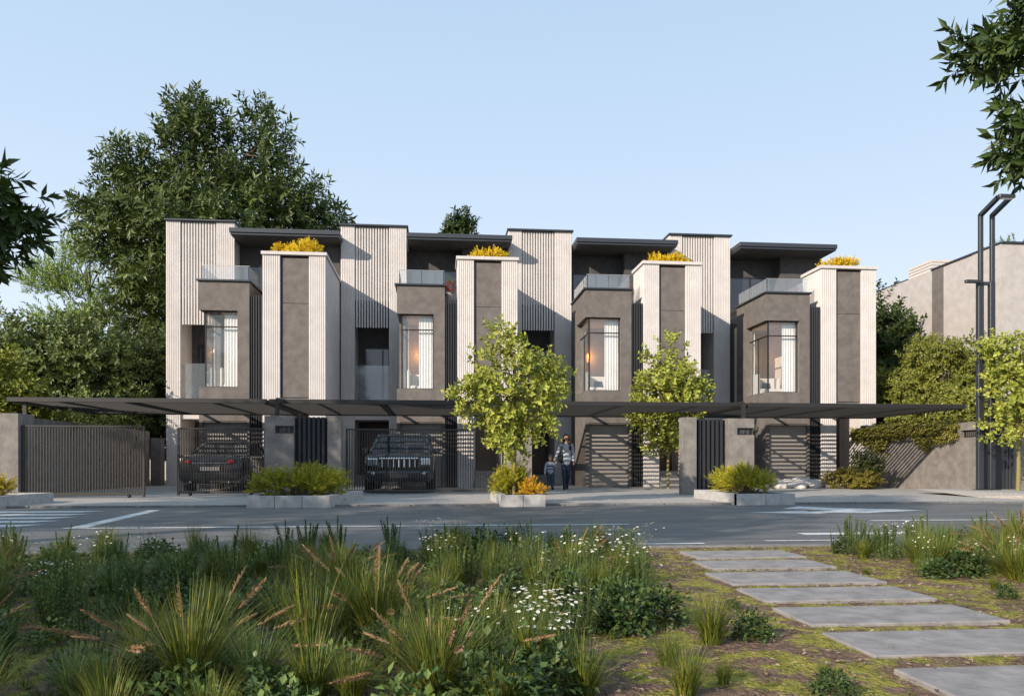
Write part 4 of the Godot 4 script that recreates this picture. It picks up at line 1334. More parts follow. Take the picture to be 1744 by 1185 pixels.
var beds := {}     # kind: things to label by their place
func plant(proto: Node3D, kind: String, x: float, d: float, size: float) -> Node3D:
	var r: Node3D = proto.duplicate()
	r.name = numbered(kind)
	add_child(r)
	r.position = Vector3(x, -0.005, -d)
	r.rotation.y = rf(0, TAU)
	r.scale = Vector3(size, size * rf(0.9, 1.12), size)
	if not beds.has(kind): beds[kind] = []
	beds[kind].append(r)
	return r

func proto(called: String, meshes: Array) -> Node3D:
	var t := Node3D.new()
	for m in meshes: inst(m[1], m[2], m[0], t)
	return t

func lush_edge(d: float) -> float:     # how far right the planting of the left bed reaches at this depth
	var k := [[2.0, 0.35], [2.7, 0.42], [3.3, 0.62], [3.7, 1.02], [4.4, 1.18], [5.2, 1.42], [6.2, 1.72], [7.2, 1.95]]
	for i in k.size() - 1:
		if d <= k[i + 1][0]: return lerpf(k[i][1], k[i + 1][1], clampf((d - k[i][0]) / (k[i + 1][0] - k[i][0]), 0, 1))
	return 1.95

const NTH := ["first", "second", "third", "fourth", "fifth", "sixth", "seventh", "eighth", "ninth", "tenth", "eleventh", "twelfth", "thirteenth", "fourteenth", "fifteenth", "sixteenth", "seventeenth", "eighteenth", "nineteenth", "twentieth"]
func ordinal(k: int) -> String:
	if k < 20: return NTH[k]
	var tens: String = ["", "", "twenty", "thirty", "forty", "fifty", "sixty", "seventy", "eighty", "ninety"][(k + 1) / 10]
	if (k + 1) % 10 == 0: return tens.trim_suffix("y") + "ieth"
	return tens + "-" + NTH[(k + 1) % 10 - 1]

func label_beds(kinds: Dictionary) -> void:
	var rows := [[0.0, 3.1, "nearest the camera"], [3.1, 3.9, "in the front bed"], [3.9, 4.8, "in the middle bed"], [4.8, 5.8, "in the back bed"], [5.8, 9.0, "along the kerb"]]
	for kind in beds:
		for r in rows:
			for right in [false, true]:
				var l: Array = beds[kind].filter(func(o): return -o.position.z >= r[0] and -o.position.z < r[1] and (o.position.x > 2.3) == right)
				l.sort_custom(func(a, c): return a.position.x / -a.position.z < c.position.x / -c.position.z)
				for k in l.size():
					tag(l[k], "%s %s%s, %s from left" % [kinds[kind][0], r[2], " right of the path" if right else "", ordinal(k)], kinds[kind][1], kinds[kind][2])

func make_meadow() -> void:
	var gp := [Color(0.11, 0.15, 0.025), Color(0.14, 0.18, 0.03), Color(0.085, 0.125, 0.024), Color(0.22, 0.2, 0.035)]
	var gy := [Color(0.085, 0.12, 0.02), Color(0.13, 0.16, 0.02), Color(0.27, 0.24, 0.035), Color(0.1, 0.13, 0.022), Color(0.075, 0.105, 0.02)]
	var gd := [Color(0.04, 0.075, 0.022), Color(0.06, 0.1, 0.026), Color(0.08, 0.115, 0.03)]
	var gm := [Color(0.07, 0.12, 0.035), Color(0.1, 0.155, 0.04), Color(0.13, 0.185, 0.045)]
	var fountain := []
	for k in 3: fountain.append(proto("p", [["blades", grass_mesh(430, 0.05, 0.43, 1.15, 0.0048, gy), M.blade], ["plumes", plume_mesh([12, 16, 14][k], 0.48, 1.35), M.plume]]))
	var tuft := []
	for k in 4: tuft.append(proto("t", [["blades", grass_mesh(300, 0.045, 0.3, 0.75 + 0.12 * k, 0.0036, [gp, gy, gp, gm][k]), M.blade]]))
	var tall := []
	for k in 2: tall.append(proto("g", [["blades", grass_mesh(170, 0.07, 0.5, 0.42, 0.0048, [gy, gp][k]), M.blade]]))
	var leafy := []
	for k in 3: leafy.append(proto("l", [["foliage", leafy_mesh([9, 12, 8][k], [0.3, 0.26, 0.36][k], 48, 0.04, 0.011, gm), M.leaf]]))
	var bush := []
	for k in 3: bush.append(proto("b", [["foliage", bush_mesh(640, [0.2, 0.17, 0.23][k], [0.24, 0.26, 0.22][k], 0.038, 0.024, gd), M.leaf]]))
	var low := []
	for k in 2: low.append(proto("w", [["foliage", bush_mesh(260, 0.16, 0.13, 0.034, 0.02, gm), M.leaf]]))
	var daisy := []
	for k in 3:
		var t := Node3D.new()
		daisy_parts(t, [40, 52, 30][k], 0.16, [0.3, 0.26, 0.22][k])
		inst(bush_mesh(140, 0.14, 0.14, 0.04, 0.012, gm), M.leaf, "foliage", t)
		daisy.append(t)
	# plants that stand out in the photograph
	for s in [[-0.85, 2.78, 1.0], [-0.27, 3.5, 0.95], [0.0, 2.62, 0.85], [-1.9, 3.3, 0.75], [0.86, 5.1, 0.9], [-0.6, 4.9, 0.85], [-2.6, 4.6, 0.9], [4.3, 5.6, 1.0], [3.95, 5.0, 0.8], [4.9, 6.1, 1.1]]:
		plant(fountain[rng.randi() % 3], "fountain_grass", s[0], s[1], s[2])
	for s in [[1.2, 3.32, 0.95], [0.84, 2.58, 0.7], [0.9, 2.98, 0.62], [0.5, 2.62, 0.8], [-0.42, 2.68, 0.95], [1.02, 2.7, 0.35], [1.42, 2.75, 0.22], [4.0, 5.2, 1.0], [3.7, 5.6, 1.0], [4.5, 6.6, 1.1], [3.55, 6.2, 0.8], [3.5, 4.6, 0.35], [3.05, 5.3, 0.25]]:
		plant(tuft[rng.randi() % 4], "grass_tuft", s[0], s[1], s[2])
	for s in [[0.9, 3.62, 1.0], [1.12, 3.8, 0.9], [0.7, 3.7, 0.9], [1.42, 3.4, 0.6], [0.62, 4.1, 1.1], [1.0, 4.2, 1.0], [0.36, 6.4, 1.2], [0.1, 6.6, 1.1], [3.45, 5.1, 0.75], [3.7, 5.15, 0.9], [4.2, 4.8, 0.9], [4.05, 4.35, 0.6], [1.35, 2.55, 0.45], [1.6, 4.1, 0.3], [3.6, 6.6, 0.7], [0.35, 2.7, 1.0], [0.2, 2.45, 1.1], [3.35, 4.3, 0.4]]:
		plant(bush[rng.randi() % 3], "leafy_bush", s[0], s[1], s[2])
	for s in [[0.9, 4.75, 1.2], [1.1, 4.9, 1.2], [1.3, 5.1, 1.2], [0.75, 4.9, 1.0], [1.45, 5.6, 1.2], [0.45, 3.3, 1.1], [0.3, 3.15, 1.0], [0.5, 3.0, 1.1], [0.15, 3.3, 0.9], [0.4, 2.85, 0.9], [3.5, 5.3, 0.8], [3.9, 6.2, 1.0], [-2.8, 5.9, 1.0], [-3.2, 6.3, 1.1], [-2.2, 6.1, 1.0], [-1.2, 6.0, 1.0], [1.2, 4.5, 1.1], [1.0, 5.3, 1.2], [0.6, 5.3, 1.0]]:
		plant(daisy[rng.randi() % 3], "daisy_clump", s[0], s[1], s[2])
	# the rest of the bed
	var d := 2.35
	while d < 7.05:
		var x := -0.56 * d - 0.9
		while x < lush_edge(d) - 0.1:
			var px := x + rf(-0.09, 0.09)
			var pd := clampf(d + rf(-0.1, 0.1), 2.3, 7.02)
			var u := rng.randf()
			var near := clampf((4.2 - pd) / 1.5, 0, 1)
			if u < 0.36: plant(tuft[rng.randi() % 4], "grass_tuft", px, pd, rf(0.7, 1.1))
			elif u < 0.58: plant(leafy[rng.randi() % 3], "leafy_herb", px, pd, rf(0.7, 1.1))
			elif u < 0.74: plant(low[rng.randi() % 2], "low_herb", px, pd, rf(0.8, 1.3))
			elif u < 0.84: plant(bush[rng.randi() % 3], "leafy_bush", px, pd, rf(0.7, 1.0) * (1.0 - 0.2 * near))
			elif u < 0.92: plant(tall[rng.randi() % 2], "tall_grass", px, pd, rf(0.6, 0.85))
			elif pd > 4.6: plant(daisy[rng.randi() % 3], "daisy_clump", px, pd, rf(0.8, 1.1))
			else: plant(low[rng.randi() % 2], "low_herb", px, pd, rf(0.8, 1.2))
			x += 0.25 + 0.02 * d
		d += 0.24
	d = 4.9
	while d < 7.05:
		var x := lerpf(3.9, 3.45, (d - 4.9) / 2.1) + (0.5 if d > 6.6 else 0.0)
		while x < 0.82 * d + 0.5:
			var px := x + rf(-0.09, 0.09)
			var u := rng.randf()
			if u < 0.42: plant(tuft[rng.randi() % 4], "grass_tuft", px, d, rf(0.8, 1.2))
			elif u < 0.62: plant(leafy[rng.randi() % 3], "leafy_herb", px, d, rf(0.8, 1.1))
			elif u < 0.8: plant(tall[rng.randi() % 2], "tall_grass", px, d, rf(0.6, 0.85))
			elif u < 0.9: plant(daisy[rng.randi() % 3], "daisy_clump", px, d, rf(0.8, 1.0))
			else: plant(bush[rng.randi() % 3], "leafy_bush", px, d, rf(0.6, 0.9))
			x += 0.3
		d += 0.3
	for s in [[3.74, 6.57, 0.7], [3.5, 6.6, 0.45]]:
		plant(leafy[2], "leafy_herb", s[0], s[1], s[2])
	label_beds({
		"fountain_grass": ["fountain grass with tan plumes", "grass", "fountain grasses in the meadow"],
		"grass_tuft": ["tuft of fine grass", "grass", "grass tufts in the meadow"],
		"tall_grass": ["tall upright grass clump", "grass", "tall grasses in the meadow"],
		"leafy_herb": ["upright narrow-leaved herb", "plant", "upright herbs in the meadow"],
		"low_herb": ["low small-leaved plant", "plant", "low plants in the meadow"],
		"leafy_bush": ["dark broad-leaved bush", "bush", "dark bushes in the meadow"],
		"daisy_clump": ["clump of white daisies", "flowers", "daisies in the meadow"]})
	# short growth and litter that nobody could count
	var xf := []
	var cols := PackedColorArray()
	var fn := FastNoiseLite.new()
	fn.seed = 71
	fn.frequency = 0.9
	for k in 18000:
		var dd := sqrt(rf(1.9 * 1.9, 7.1 * 7.1))
		var x := rf(-0.58 * dd - 1.2, 0.84 * dd + 0.6)
		if on_slab(x, dd): continue
		var open := x > lush_edge(dd)
		if open and fn.get_noise_2d(x, dd) + rf(-0.35, 0.35) < 0.0: continue
		var s := rf(0.25, 0.7) if open else rf(0.5, 1.3)
		xf.append(Transform3D(Basis(Vector3.UP, rf(0, TAU)).scaled(Vector3(s, s * rf(0.6, 1.0), s)), Vector3(x, -0.012, -dd)))
		cols.append(Color(0.8, 0.85, 0.4).lerp(Color(1.5, 1.35, 0.7), rng.randf()))
	var gc := many(self, "ground_cover", ground_tuft(), M.blade, xf, cols)
	tag(gc, "short moss and seedlings covering the garden soil", "ground cover", "", "stuff")
	xf = []
	cols = PackedColorArray()
	for k in 9000:
		var dd := sqrt(rf(1.9 * 1.9, 7.1 * 7.1))
		var x := rf(0.2, 0.84 * dd + 0.3)
		if on_slab(x, dd) and rng.randf() > 0.01: continue
		var s := rf(0.008, 0.022)
		xf.append(Transform3D(Basis.from_euler(Vector3(rf(-0.4, 0.4), rf(0, TAU), rf(-0.4, 0.4))).scaled(Vector3(s, s, s)), Vector3(x, 0.002 if not on_slab(x, dd) else 0.016, -dd)))
		cols.append([Color(0.2, 0.12, 0.07), Color(0.12, 0.07, 0.045), Color(0.36, 0.25, 0.16), Color(0.4, 0.3, 0.22)][rng.randi() % 4] * rf(0.7, 1.2))
	var chip := MB.new()
	chip.leaf(Vector3(-0.5, 0, 0), Vector3.RIGHT, Vector3.UP, 1.3, 0.5)
	chip.leaf(Vector3(-0.5, 0.1, 0.3), Vector3(0.9, 0, 0.3).normalized(), Vector3.UP, 0.9, 0.25)
	var li := many(self, "leaf_litter", chip.mesh(), M.plume, xf, cols)
	tag(li, "brown bark chips and dry leaves on the soil", "leaf litter", "", "stuff")

func on_slab(x: float, d: float) -> bool:
	for r in [[1.69, 2.76, 1.78, 2.24], [1.72, 2.77, 2.4, 2.8], [1.76, 2.8, 2.99, 3.43], [1.8, 2.83, 3.6, 4.05], [1.85, 2.88, 4.24, 4.69], [1.9, 2.95, 4.86, 5.4], [2.03, 3.0, 5.6, 6.07], [2.14, 3.08, 6.24, 6.74]]:
		if x > r[0] - 0.01 and x < r[1] + 0.01 and d > r[2] - 0.01 and d < r[3] + 0.01: return true
	return false

func ground_tuft() -> ArrayMesh:
	var b := MB.new()
	for k in 9:
		b.col = [Color(0.06, 0.085, 0.02), Color(0.11, 0.12, 0.022), Color(0.09, 0.1, 0.03)][k % 3]
		var az := rf(0, TAU)
		if k < 5: blade(b, Vector3(rf(-0.02, 0.02), 0, rf(-0.02, 0.02)), az, 0.3, rf(0.5, 1.3), rf(0.025, 0.06), 0.0035, 2)
		else: b.leaf(Vector3(rf(-0.02, 0.02), rf(0.005, 0.02), rf(-0.02, 0.02)), Vector3(cos(az), 0.3, sin(az)).normalized(), Vector3.UP, 0.018, 0.012)
	return b.mesh()

# ---------------------------------------------------------------- cars
# skin through rings of points; every ring has the same number of points, mirrored half outlines from bottom middle to top middle
func loft(b: MB, rings: Array, closed_ends := true) -> void:
	var m: int = rings[0].size()
	for k in rings.size() - 1:
		for j in m - 1:
			for s in [1.0, -1.0]:
				var a: Vector3 = rings[k][j] * Vector3(s, 1, 1); var c: Vector3 = rings[k][j + 1] * Vector3(s, 1, 1)
				var d: Vector3 = rings[k + 1][j] * Vector3(s, 1, 1); var e: Vector3 = rings[k + 1][j + 1] * Vector3(s, 1, 1)
				if s > 0: b.quad(a, d, e, c)
				else: b.quad(c, e, d, a)
	if closed_ends:
		for k in [0, rings.size() - 1]:
			for j in m - 1:
				var a: Vector3 = rings[k][j]; var c: Vector3 = rings[k][j + 1]
				var a2 := a * Vector3(-1, 1, 1); var c2 := c * Vector3(-1, 1, 1)
				if k == 0: b.quad(a2, a, c, c2)
				else: b.quad(c2, c, a, a2)

func smooth_mesh(b: MB, deg := 40.0) -> MB:
	# average normals of faces that meet within the angle
	var by := {}
	for k in b.v.size():
		var key := Vector3i((b.v[k] * 2000.0).round())
		if not by.has(key): by[key] = []
		by[key].append(k)
	var nn := b.n.duplicate()
	var lim := cos(deg_to_rad(deg))
	for key in by:
		for k in by[key]:
			var s := Vector3.ZERO
			for j in by[key]:
				if b.n[k].dot(b.n[j]) > lim: s += b.n[j]
			nn[k] = s.normalized()
	b.n = nn
	return b

func section(z: float, bot: float, top: float, w: float, crown: float, shoulder := 0.12) -> Array:
	return [Vector3(0, bot, z), Vector3(w * 0.86, bot, z), Vector3(w * 0.97, bot + 0.1, z), Vector3(w, bot + (top - bot) * 0.5, z), Vector3(w * 0.985, top - shoulder, z), Vector3(w * 0.95, top - shoulder * 0.35, z), Vector3(w * 0.84, top, z), Vector3(w * 0.5, top + crown * 0.7, z), Vector3(0, top + crown, z)]

func wheel(p: Node3D, at: Vector3, r: float, wid: float) -> void:
	var t := MB.new()
	var prof := [[-wid / 2, r * 0.62], [-wid / 2, r * 0.92], [-wid * 0.38, r], [wid * 0.38, r], [wid / 2, r * 0.92], [wid / 2, r * 0.62]]
	var n := 28
	for k in n:
		var a := TAU * k / n; var c := TAU * (k + 1) / n
		for j in prof.size() - 1:
			var P := func(q: Array, an: float) -> Vector3: return Vector3(q[0], sin(an) * q[1], cos(an) * q[1])
			t.quad(P.call(prof[j], a), P.call(prof[j + 1], a), P.call(prof[j + 1], c), P.call(prof[j], c))
	var w := part(p, "wheel", smooth_mesh(t, 50), M.rubber)
	w.position = at
	var s := signf(at.x)
	var rim := MB.new()
	for k in 10:
		var a := TAU * k / 10
		rim.bar(Vector3(s * wid * 0.4, sin(a) * r * 0.1, cos(a) * r * 0.1), Vector3(s * wid * 0.42, sin(a) * r * 0.6, cos(a) * r * 0.6), r * 0.09, r * 0.07)
	rim.tube([Vector3(s * wid * 0.3, 0, 0), Vector3(s * wid * 0.45, 0, 0)], [r * 0.16, r * 0.13], 12)
	rim.tube([Vector3(-wid * 0.3, 0, 0), Vector3(s * wid * 0.1, 0, 0)], [r * 0.63, r * 0.63], 20)
	part(w, "rim", rim, M.rim)

# body, glasshouse and wheels; q holds the measures
func car(t: Node3D, q: Dictionary) -> void:
	var b := MB.new()
	var rings := []
	for s in q.body: rings.append(section(s[0], s[1], s[2], s[3], s[4]))
	rings.reverse()
	loft(b, rings)
	part(t, "body", smooth_mesh(b, 32), M.car_paint)
	# glasshouse: lower outline, upper outline
	var lo: Array = q.lo     # [z front, z rear, y front, y rear, half width]
	var up: Array = q.up
	var A := Vector3(lo[4] * 0.92, lo[2], lo[0]); var B := Vector3(lo[4], (lo[2] + lo[3]) * 0.5 + 0.01, (lo[0] + lo[1]) * 0.5); var C := Vector3(lo[4] * 0.92, lo[3], lo[1])
	var D := Vector3(up[4] * 0.94, up[2], up[0]); var E := Vector3(up[4], maxf(up[2], up[3]) + 0.015, (up[0] + up[1]) * 0.5); var F := Vector3(up[4] * 0.92, up[3], up[1])
	var f := Vector3(-1, 1, 1)
	var g := MB.new()
	g.quad(A * f, A, D, D * f)
	part(t, "windscreen" if q.front else "rear_window", g, M.car_glass)
	g = MB.new()
	g.quad(C, C * f, F * f, F)
	part(t, "rear_window" if q.front else "windscreen", g, M.car_glass)
	for s in [1.0, -1.0]:
		g = MB.new()
		var k := Vector3(s, 1, 1)
		g.quad(A * k, B * k, E * k, D * k)
		g.quad(B * k, C * k, F * k, E * k)
		part(t, "side_window", g, M.car_glass)
	var rf_ := MB.new()
	var top := Vector3(0, 0.03, 0)
	rf_.quad(D * f, D, D.lerp(E, 0.5) * Vector3(0.7, 1, 1) + top, D.lerp(E, 0.5) * Vector3(-0.7, 1, 1) + top)
	rf_.quad(D.lerp(E, 0.5) * Vector3(-0.7, 1, 1) + top, D.lerp(E, 0.5) * Vector3(0.7, 1, 1) + top, E.lerp(F, 0.5) * Vector3(0.7, 1, 1) + top, E.lerp(F, 0.5) * Vector3(-0.7, 1, 1) + top)
	rf_.quad(E.lerp(F, 0.5) * Vector3(-0.7, 1, 1) + top, E.lerp(F, 0.5) * Vector3(0.7, 1, 1) + top, F, F * f)
	for s in [1.0, -1.0]:
		var k := Vector3(s, 1, 1)
		for e in [[D, E], [E, F]]:
			var p0: Vector3 = e[0] * k; var p1: Vector3 = e[1] * k
			var m0: Vector3 = (D.lerp(E, 0.5) if e[0] == D else E.lerp(F, 0.5)) * Vector3(0.7 * s, 1, 1) + top
			rf_.tri(p0, p1, m0)
		rf_.tri(E * k, D.lerp(E, 0.5) * Vector3(0.7 * s, 1, 1) + top, E.lerp(F, 0.5) * Vector3(0.7 * s, 1, 1) + top)
	part(t, "roof", smooth_mesh(rf_, 60), M.car_paint)
	var pl := MB.new()
	for s in [1.0, -1.0]:
		var k := Vector3(s, 1, 1)
		for e in [[A, D, 0.07], [B, E, 0.1], [C, F, 0.12], [D, E, 0.05], [E, F, 0.05], [A, B, 0.03], [B, C, 0.03]]:
			pl.bar(e[0] * k, e[1] * k, e[2], 0.045)
	pl.bar(D * f, D, 0.05, 0.05)
	pl.bar(F * f, F, 0.05, 0.05)
	part(t, "pillars", pl, M.car_paint)
	# dark cabin so that the glass has seats to look onto
	for s in [-0.38, 0.38]:
		pbox(t, "seat", M.rubber, s - 0.24, s + 0.24, lo[2] - 0.3, lo[2] + 0.25, (lo[0] + lo[1]) * 0.5 - 0.1, (lo[0] + lo[1]) * 0.5 + 0.1, 0.05)
	for z in q.axles:
		for s in [-1.0, 1.0]:
			wheel(t, Vector3(s * q.track, q.r, z), q.r, 0.23)
			var ar := MB.new()
			var pts := []
			var rad := []
			for k in 13:
				var a := PI * k / 12
				pts.append(Vector3(s * (q.track + 0.085), q.r + sin(a) * (q.r + 0.06), z + cos(a) * (q.r + 0.06)))
				rad.append(0.04)
			ar.tube(pts, rad, 6)
			part(t, "wheel_arch", ar, M.rubber)

func make_cars() -> void:
	# black four-by-four, nose towards the street
	var t := thing("offroad_car", "black four-by-four with a chrome slotted grille behind the bar gate", "car", Vector3(-1.02, 0.004, -23.0))
	car(t, {"front": true, "axles": [1.4, -1.35], "track": 0.83, "r": 0.37, "lo": [0.98, -2.1, 1.09, 1.1, 0.92], "up": [0.25, -1.85, 1.60, 1.58, 0.70],
		"body": [[2.22, 0.42, 0.92, 0.74, 0.02], [2.18, 0.36, 0.97, 0.84, 0.03], [2.05, 0.3, 1.02, 0.91, 0.04], [1.6, 0.28, 1.05, 0.95, 0.05], [1.0, 0.28, 1.09, 0.955, 0.04], [-0.4, 0.28, 1.1, 0.955, 0.02], [-1.9, 0.3, 1.1, 0.94, 0.02], [-2.2, 0.36, 1.06, 0.88, 0.01], [-2.26, 0.45, 0.98, 0.82, 0.0]]})
	pbox(t, "bumper", M.car_paint, -0.84, 0.84, 0.34, 0.6, 2.12, 2.29, 0.06)
	var gr := pbox(t, "grille", M.frame_dark, -0.5, 0.5, 0.66, 0.93, 2.18, 2.235, 0.02)
	pbox(gr, "grille_trim", M.chrome, -0.52, 0.52, 0.90, 0.945, 2.2, 2.25, 0.012)
	for k in 7:
		pbox(gr, "grille_bar", M.chrome, -0.45 + 0.143 * k - 0.018 + 0.02, -0.45 + 0.143 * k + 0.018 + 0.02, 0.68, 0.89, 2.22, 2.247, 0.006)
	for s in [-1.0, 1.0]:
		var h := MB.new()
		h.cbox(-0.15, 0.15, -0.1, 0.1, -0.1, 0.04, 0.035)
		var hl := part(t, "headlight", h, M.headlight)
		hl.position = Vector3(s * 0.69, 0.83, 2.215)
		hl.rotation.y = s * 0.28
		var fl := MB.new()
		fl.tube([Vector3(s * 0.66, 0.52, 2.2), Vector3(s * 0.66, 0.52, 2.305)], [0.06, 0.055], 14)
		part(t, "fog_light", fl, M.headlight)
		var mi := MB.new()
		mi.cbox(s * 1.0 - 0.09, s * 1.0 + 0.09, 1.08, 1.22, 0.68, 0.8, 0.03)
		part(t, "wing_mirror", mi, M.car_paint)
	pbox(t, "number_plate", M.plate_white, -0.24, 0.24, 0.42, 0.52, 2.29, 2.3)
	pbox(t, "lower_grille", M.rubber, -0.5, 0.5, 0.3, 0.42, 2.2, 2.28, 0.02)
	for x in [-0.62, 0.62]:
		var rr := MB.new()
		rr.bar(Vector3(x, 1.66, 0.1), Vector3(x, 1.65, -1.8), 0.04, 0.04)
		part(t, "roof_rail", rr, M.frame_dark)
	# black sedan, tail towards the street
	t = thing("sedan_car", "black sedan with red tail lights behind the bar gate", "car", Vector3(-5.95, 0.004, -23.4))
	car(t, {"front": false, "axles": [1.35, -1.5], "track": 0.8, "r": 0.33, "lo": [1.55, -1.25, 0.98, 0.94, 0.86], "up": [0.62, -0.5, 1.36, 1.38, 0.62],
		"body": [[2.34, 0.42, 0.86, 0.72, 0.02], [2.3, 0.36, 0.95, 0.82, 0.03], [2.1, 0.26, 1.0, 0.89, 0.03], [1.5, 0.22, 1.0, 0.92, 0.02], [0.0, 0.22, 0.96, 0.925, 0.02], [-1.2, 0.22, 0.95, 0.92, 0.03], [-1.9, 0.24, 0.84, 0.9, 0.04], [-2.25, 0.3, 0.72, 0.8, 0.03], [-2.38, 0.38, 0.6, 0.6, 0.02]]})
	for s in [-1.0, 1.0]:
		var h := MB.new()
		h.cbox(-0.19, 0.19, -0.055, 0.055, -0.1, 0.03, 0.03)
		var tl := part(t, "tail_light", h, M.tail_red)
		tl.position = Vector3(s * 0.66, 0.83, 2.29)
		tl.rotation.y = s * 0.45
		var ex := MB.new()
		ex.tube([Vector3(s * 0.5, 0.3, 2.2), Vector3(s * 0.5, 0.3, 2.36)], [0.045, 0.045], 12)
		part(t, "exhaust", ex, M.chrome)
		var mi := MB.new()
		mi.cbox(s * 0.97 - 0.08, s * 0.97 + 0.08, 0.98, 1.1, -0.85, -0.72, 0.03)
		part(t, "wing_mirror", mi, M.car_paint)
	pbox(t, "chrome_strip", M.chrome, -0.48, 0.48, 0.79, 0.815, 2.3, 2.345, 0.008)
	pbox(t, "bumper", M.car_paint, -0.8, 0.8, 0.34, 0.58, 2.2, 2.37, 0.06)
	pbox(t, "number_plate", M.plate_white, -0.24, 0.24, 0.6, 0.7, 2.325, 2.345)

# ---------------------------------------------------------------- people
# bones: [from, to, radius at from, radius at to, colour]; skin of their smooth union as surface nets
func sdf_mesh(bones: Array, cell: float, blend: float) -> MB:
	var lo := Vector3.ONE * 1e9
	var hi := -lo
	for o in bones:
		for k in 2:
			var r: float = maxf(o[2], o[3]) + blend + cell * 2
			lo = lo.min(o[k] - Vector3.ONE * r)
			hi = hi.max(o[k] + Vector3.ONE * r)
	var n := Vector3i(((hi - lo) / cell).ceil()) + Vector3i.ONE
	var val := PackedFloat32Array()
	val.resize(n.x * n.y * n.z)
	val.fill(1.0)
	var reach := blend + cell * 2.5
	for o in bones:          # exp-sum smooth minimum, written only near each bone
		var r: float = maxf(o[2], o[3]) + reach
		var a: Vector3i = Vector3i(((o[0].min(o[1]) - Vector3.ONE * r - lo) / cell).floor()).max(Vector3i.ZERO)
		var c: Vector3i = Vector3i(((o[0].max(o[1]) + Vector3.ONE * r - lo) / cell).ceil()).min(n - Vector3i.ONE)
		var p0: Vector3 = o[0]
		var ab: Vector3 = o[1] - o[0]
		var l2 := maxf(ab.length_squared(), 1e-8)
		for z in range(a.z, c.z + 1):
			for y in range(a.y, c.y + 1):
				for x in range(a.x, c.x + 1):
					var p := lo + Vector3(x, y, z) * cell
					var t := clampf((p - p0).dot(ab) / l2, 0, 1)
					var d: float = (p - p0 - ab * t).length() - lerpf(o[2], o[3], t)
					var i := (z * n.y + y) * n.x + x
					var e := val[i]
					var h := maxf(blend - absf(d - e), 0.0) / blend
					val[i] = minf(d, e) - h * h * blend * 0.25
	var b := MB.new()
	var id := {}
	for z in n.z - 1:
		for y in n.y - 1:
			for x in n.x - 1:
				var i := (z * n.y + y) * n.x + x
				var first := val[i] < 0
				var mixed := false
				for q in [1, n.x, n.x + 1, n.x * n.y, n.x * n.y + 1, n.x * n.y + n.x, n.x * n.y + n.x + 1]:
					if (val[i + q] < 0) != first:
						mixed = true
						break
				if not mixed: continue
				var s := Vector3.ZERO
				var k := 0
				for e in EDGES:
					var ia: int = i + e[0].x + e[0].y * n.x + e[0].z * n.x * n.y
					var ib: int = i + e[1].x + e[1].y * n.x + e[1].z * n.x * n.y
					if (val[ia] < 0) != (val[ib] < 0):
						s += Vector3(e[0]).lerp(Vector3(e[1]), val[ia] / (val[ia] - val[ib]))
						k += 1
				var p := lo + (Vector3(x, y, z) + s / k) * cell
				var g := Vector3(val[i + 1] - val[i], val[i + n.x] - val[i], val[i + n.x * n.y] - val[i]).normalized()
				var best := 1e9
				for o in bones:
					var ab: Vector3 = o[1] - o[0]
					var t := clampf((p - o[0]).dot(ab) / maxf(ab.length_squared(), 1e-8), 0, 1)
					var d: float = (p - o[0] - ab * t).length() - lerpf(o[2], o[3], t)
					if d < best:
						best = d
						b.col = o[4]
				id[i] = b.vert(p, g)
	for z in range(1, n.z - 1):
		for y in range(1, n.y - 1):
			for x in range(1, n.x - 1):
				var i := (z * n.y + y) * n.x + x
				var inside := val[i] < 0
				for ax in 3:
					var st: int = [1, n.x, n.x * n.y][ax]
					if (val[i + st] < 0) == inside: continue
					var u: int = [n.x, n.x * n.y, 1][ax]
					var w: int = [n.x * n.y, 1, n.x][ax]
					if not (id.has(i) and id.has(i - u) and id.has(i - w) and id.has(i - u - w)): continue
					var q := [id[i - u - w], id[i - w], id[i], id[i - u]]
					if inside: b.ix.append_array(PackedInt32Array([q[0], q[2], q[1], q[0], q[3], q[2]]))
					else: b.ix.append_array(PackedInt32Array([q[0], q[1], q[2], q[0], q[2], q[3]]))
	return b

const EDGES := [[Vector3i(0, 0, 0), Vector3i(1, 0, 0)], [Vector3i(0, 1, 0), Vector3i(1, 1, 0)], [Vector3i(0, 0, 1), Vector3i(1, 0, 1)], [Vector3i(0, 1, 1), Vector3i(1, 1, 1)],
	[Vector3i(0, 0, 0), Vector3i(0, 1, 0)], [Vector3i(1, 0, 0), Vector3i(1, 1, 0)], [Vector3i(0, 0, 1), Vector3i(0, 1, 1)], [Vector3i(1, 0, 1), Vector3i(1, 1, 1)],
	[Vector3i(0, 0, 0), Vector3i(0, 0, 1)], [Vector3i(1, 0, 0), Vector3i(1, 0, 1)], [Vector3i(0, 1, 0), Vector3i(0, 1, 1)], [Vector3i(1, 1, 0), Vector3i(1, 1, 1)]]

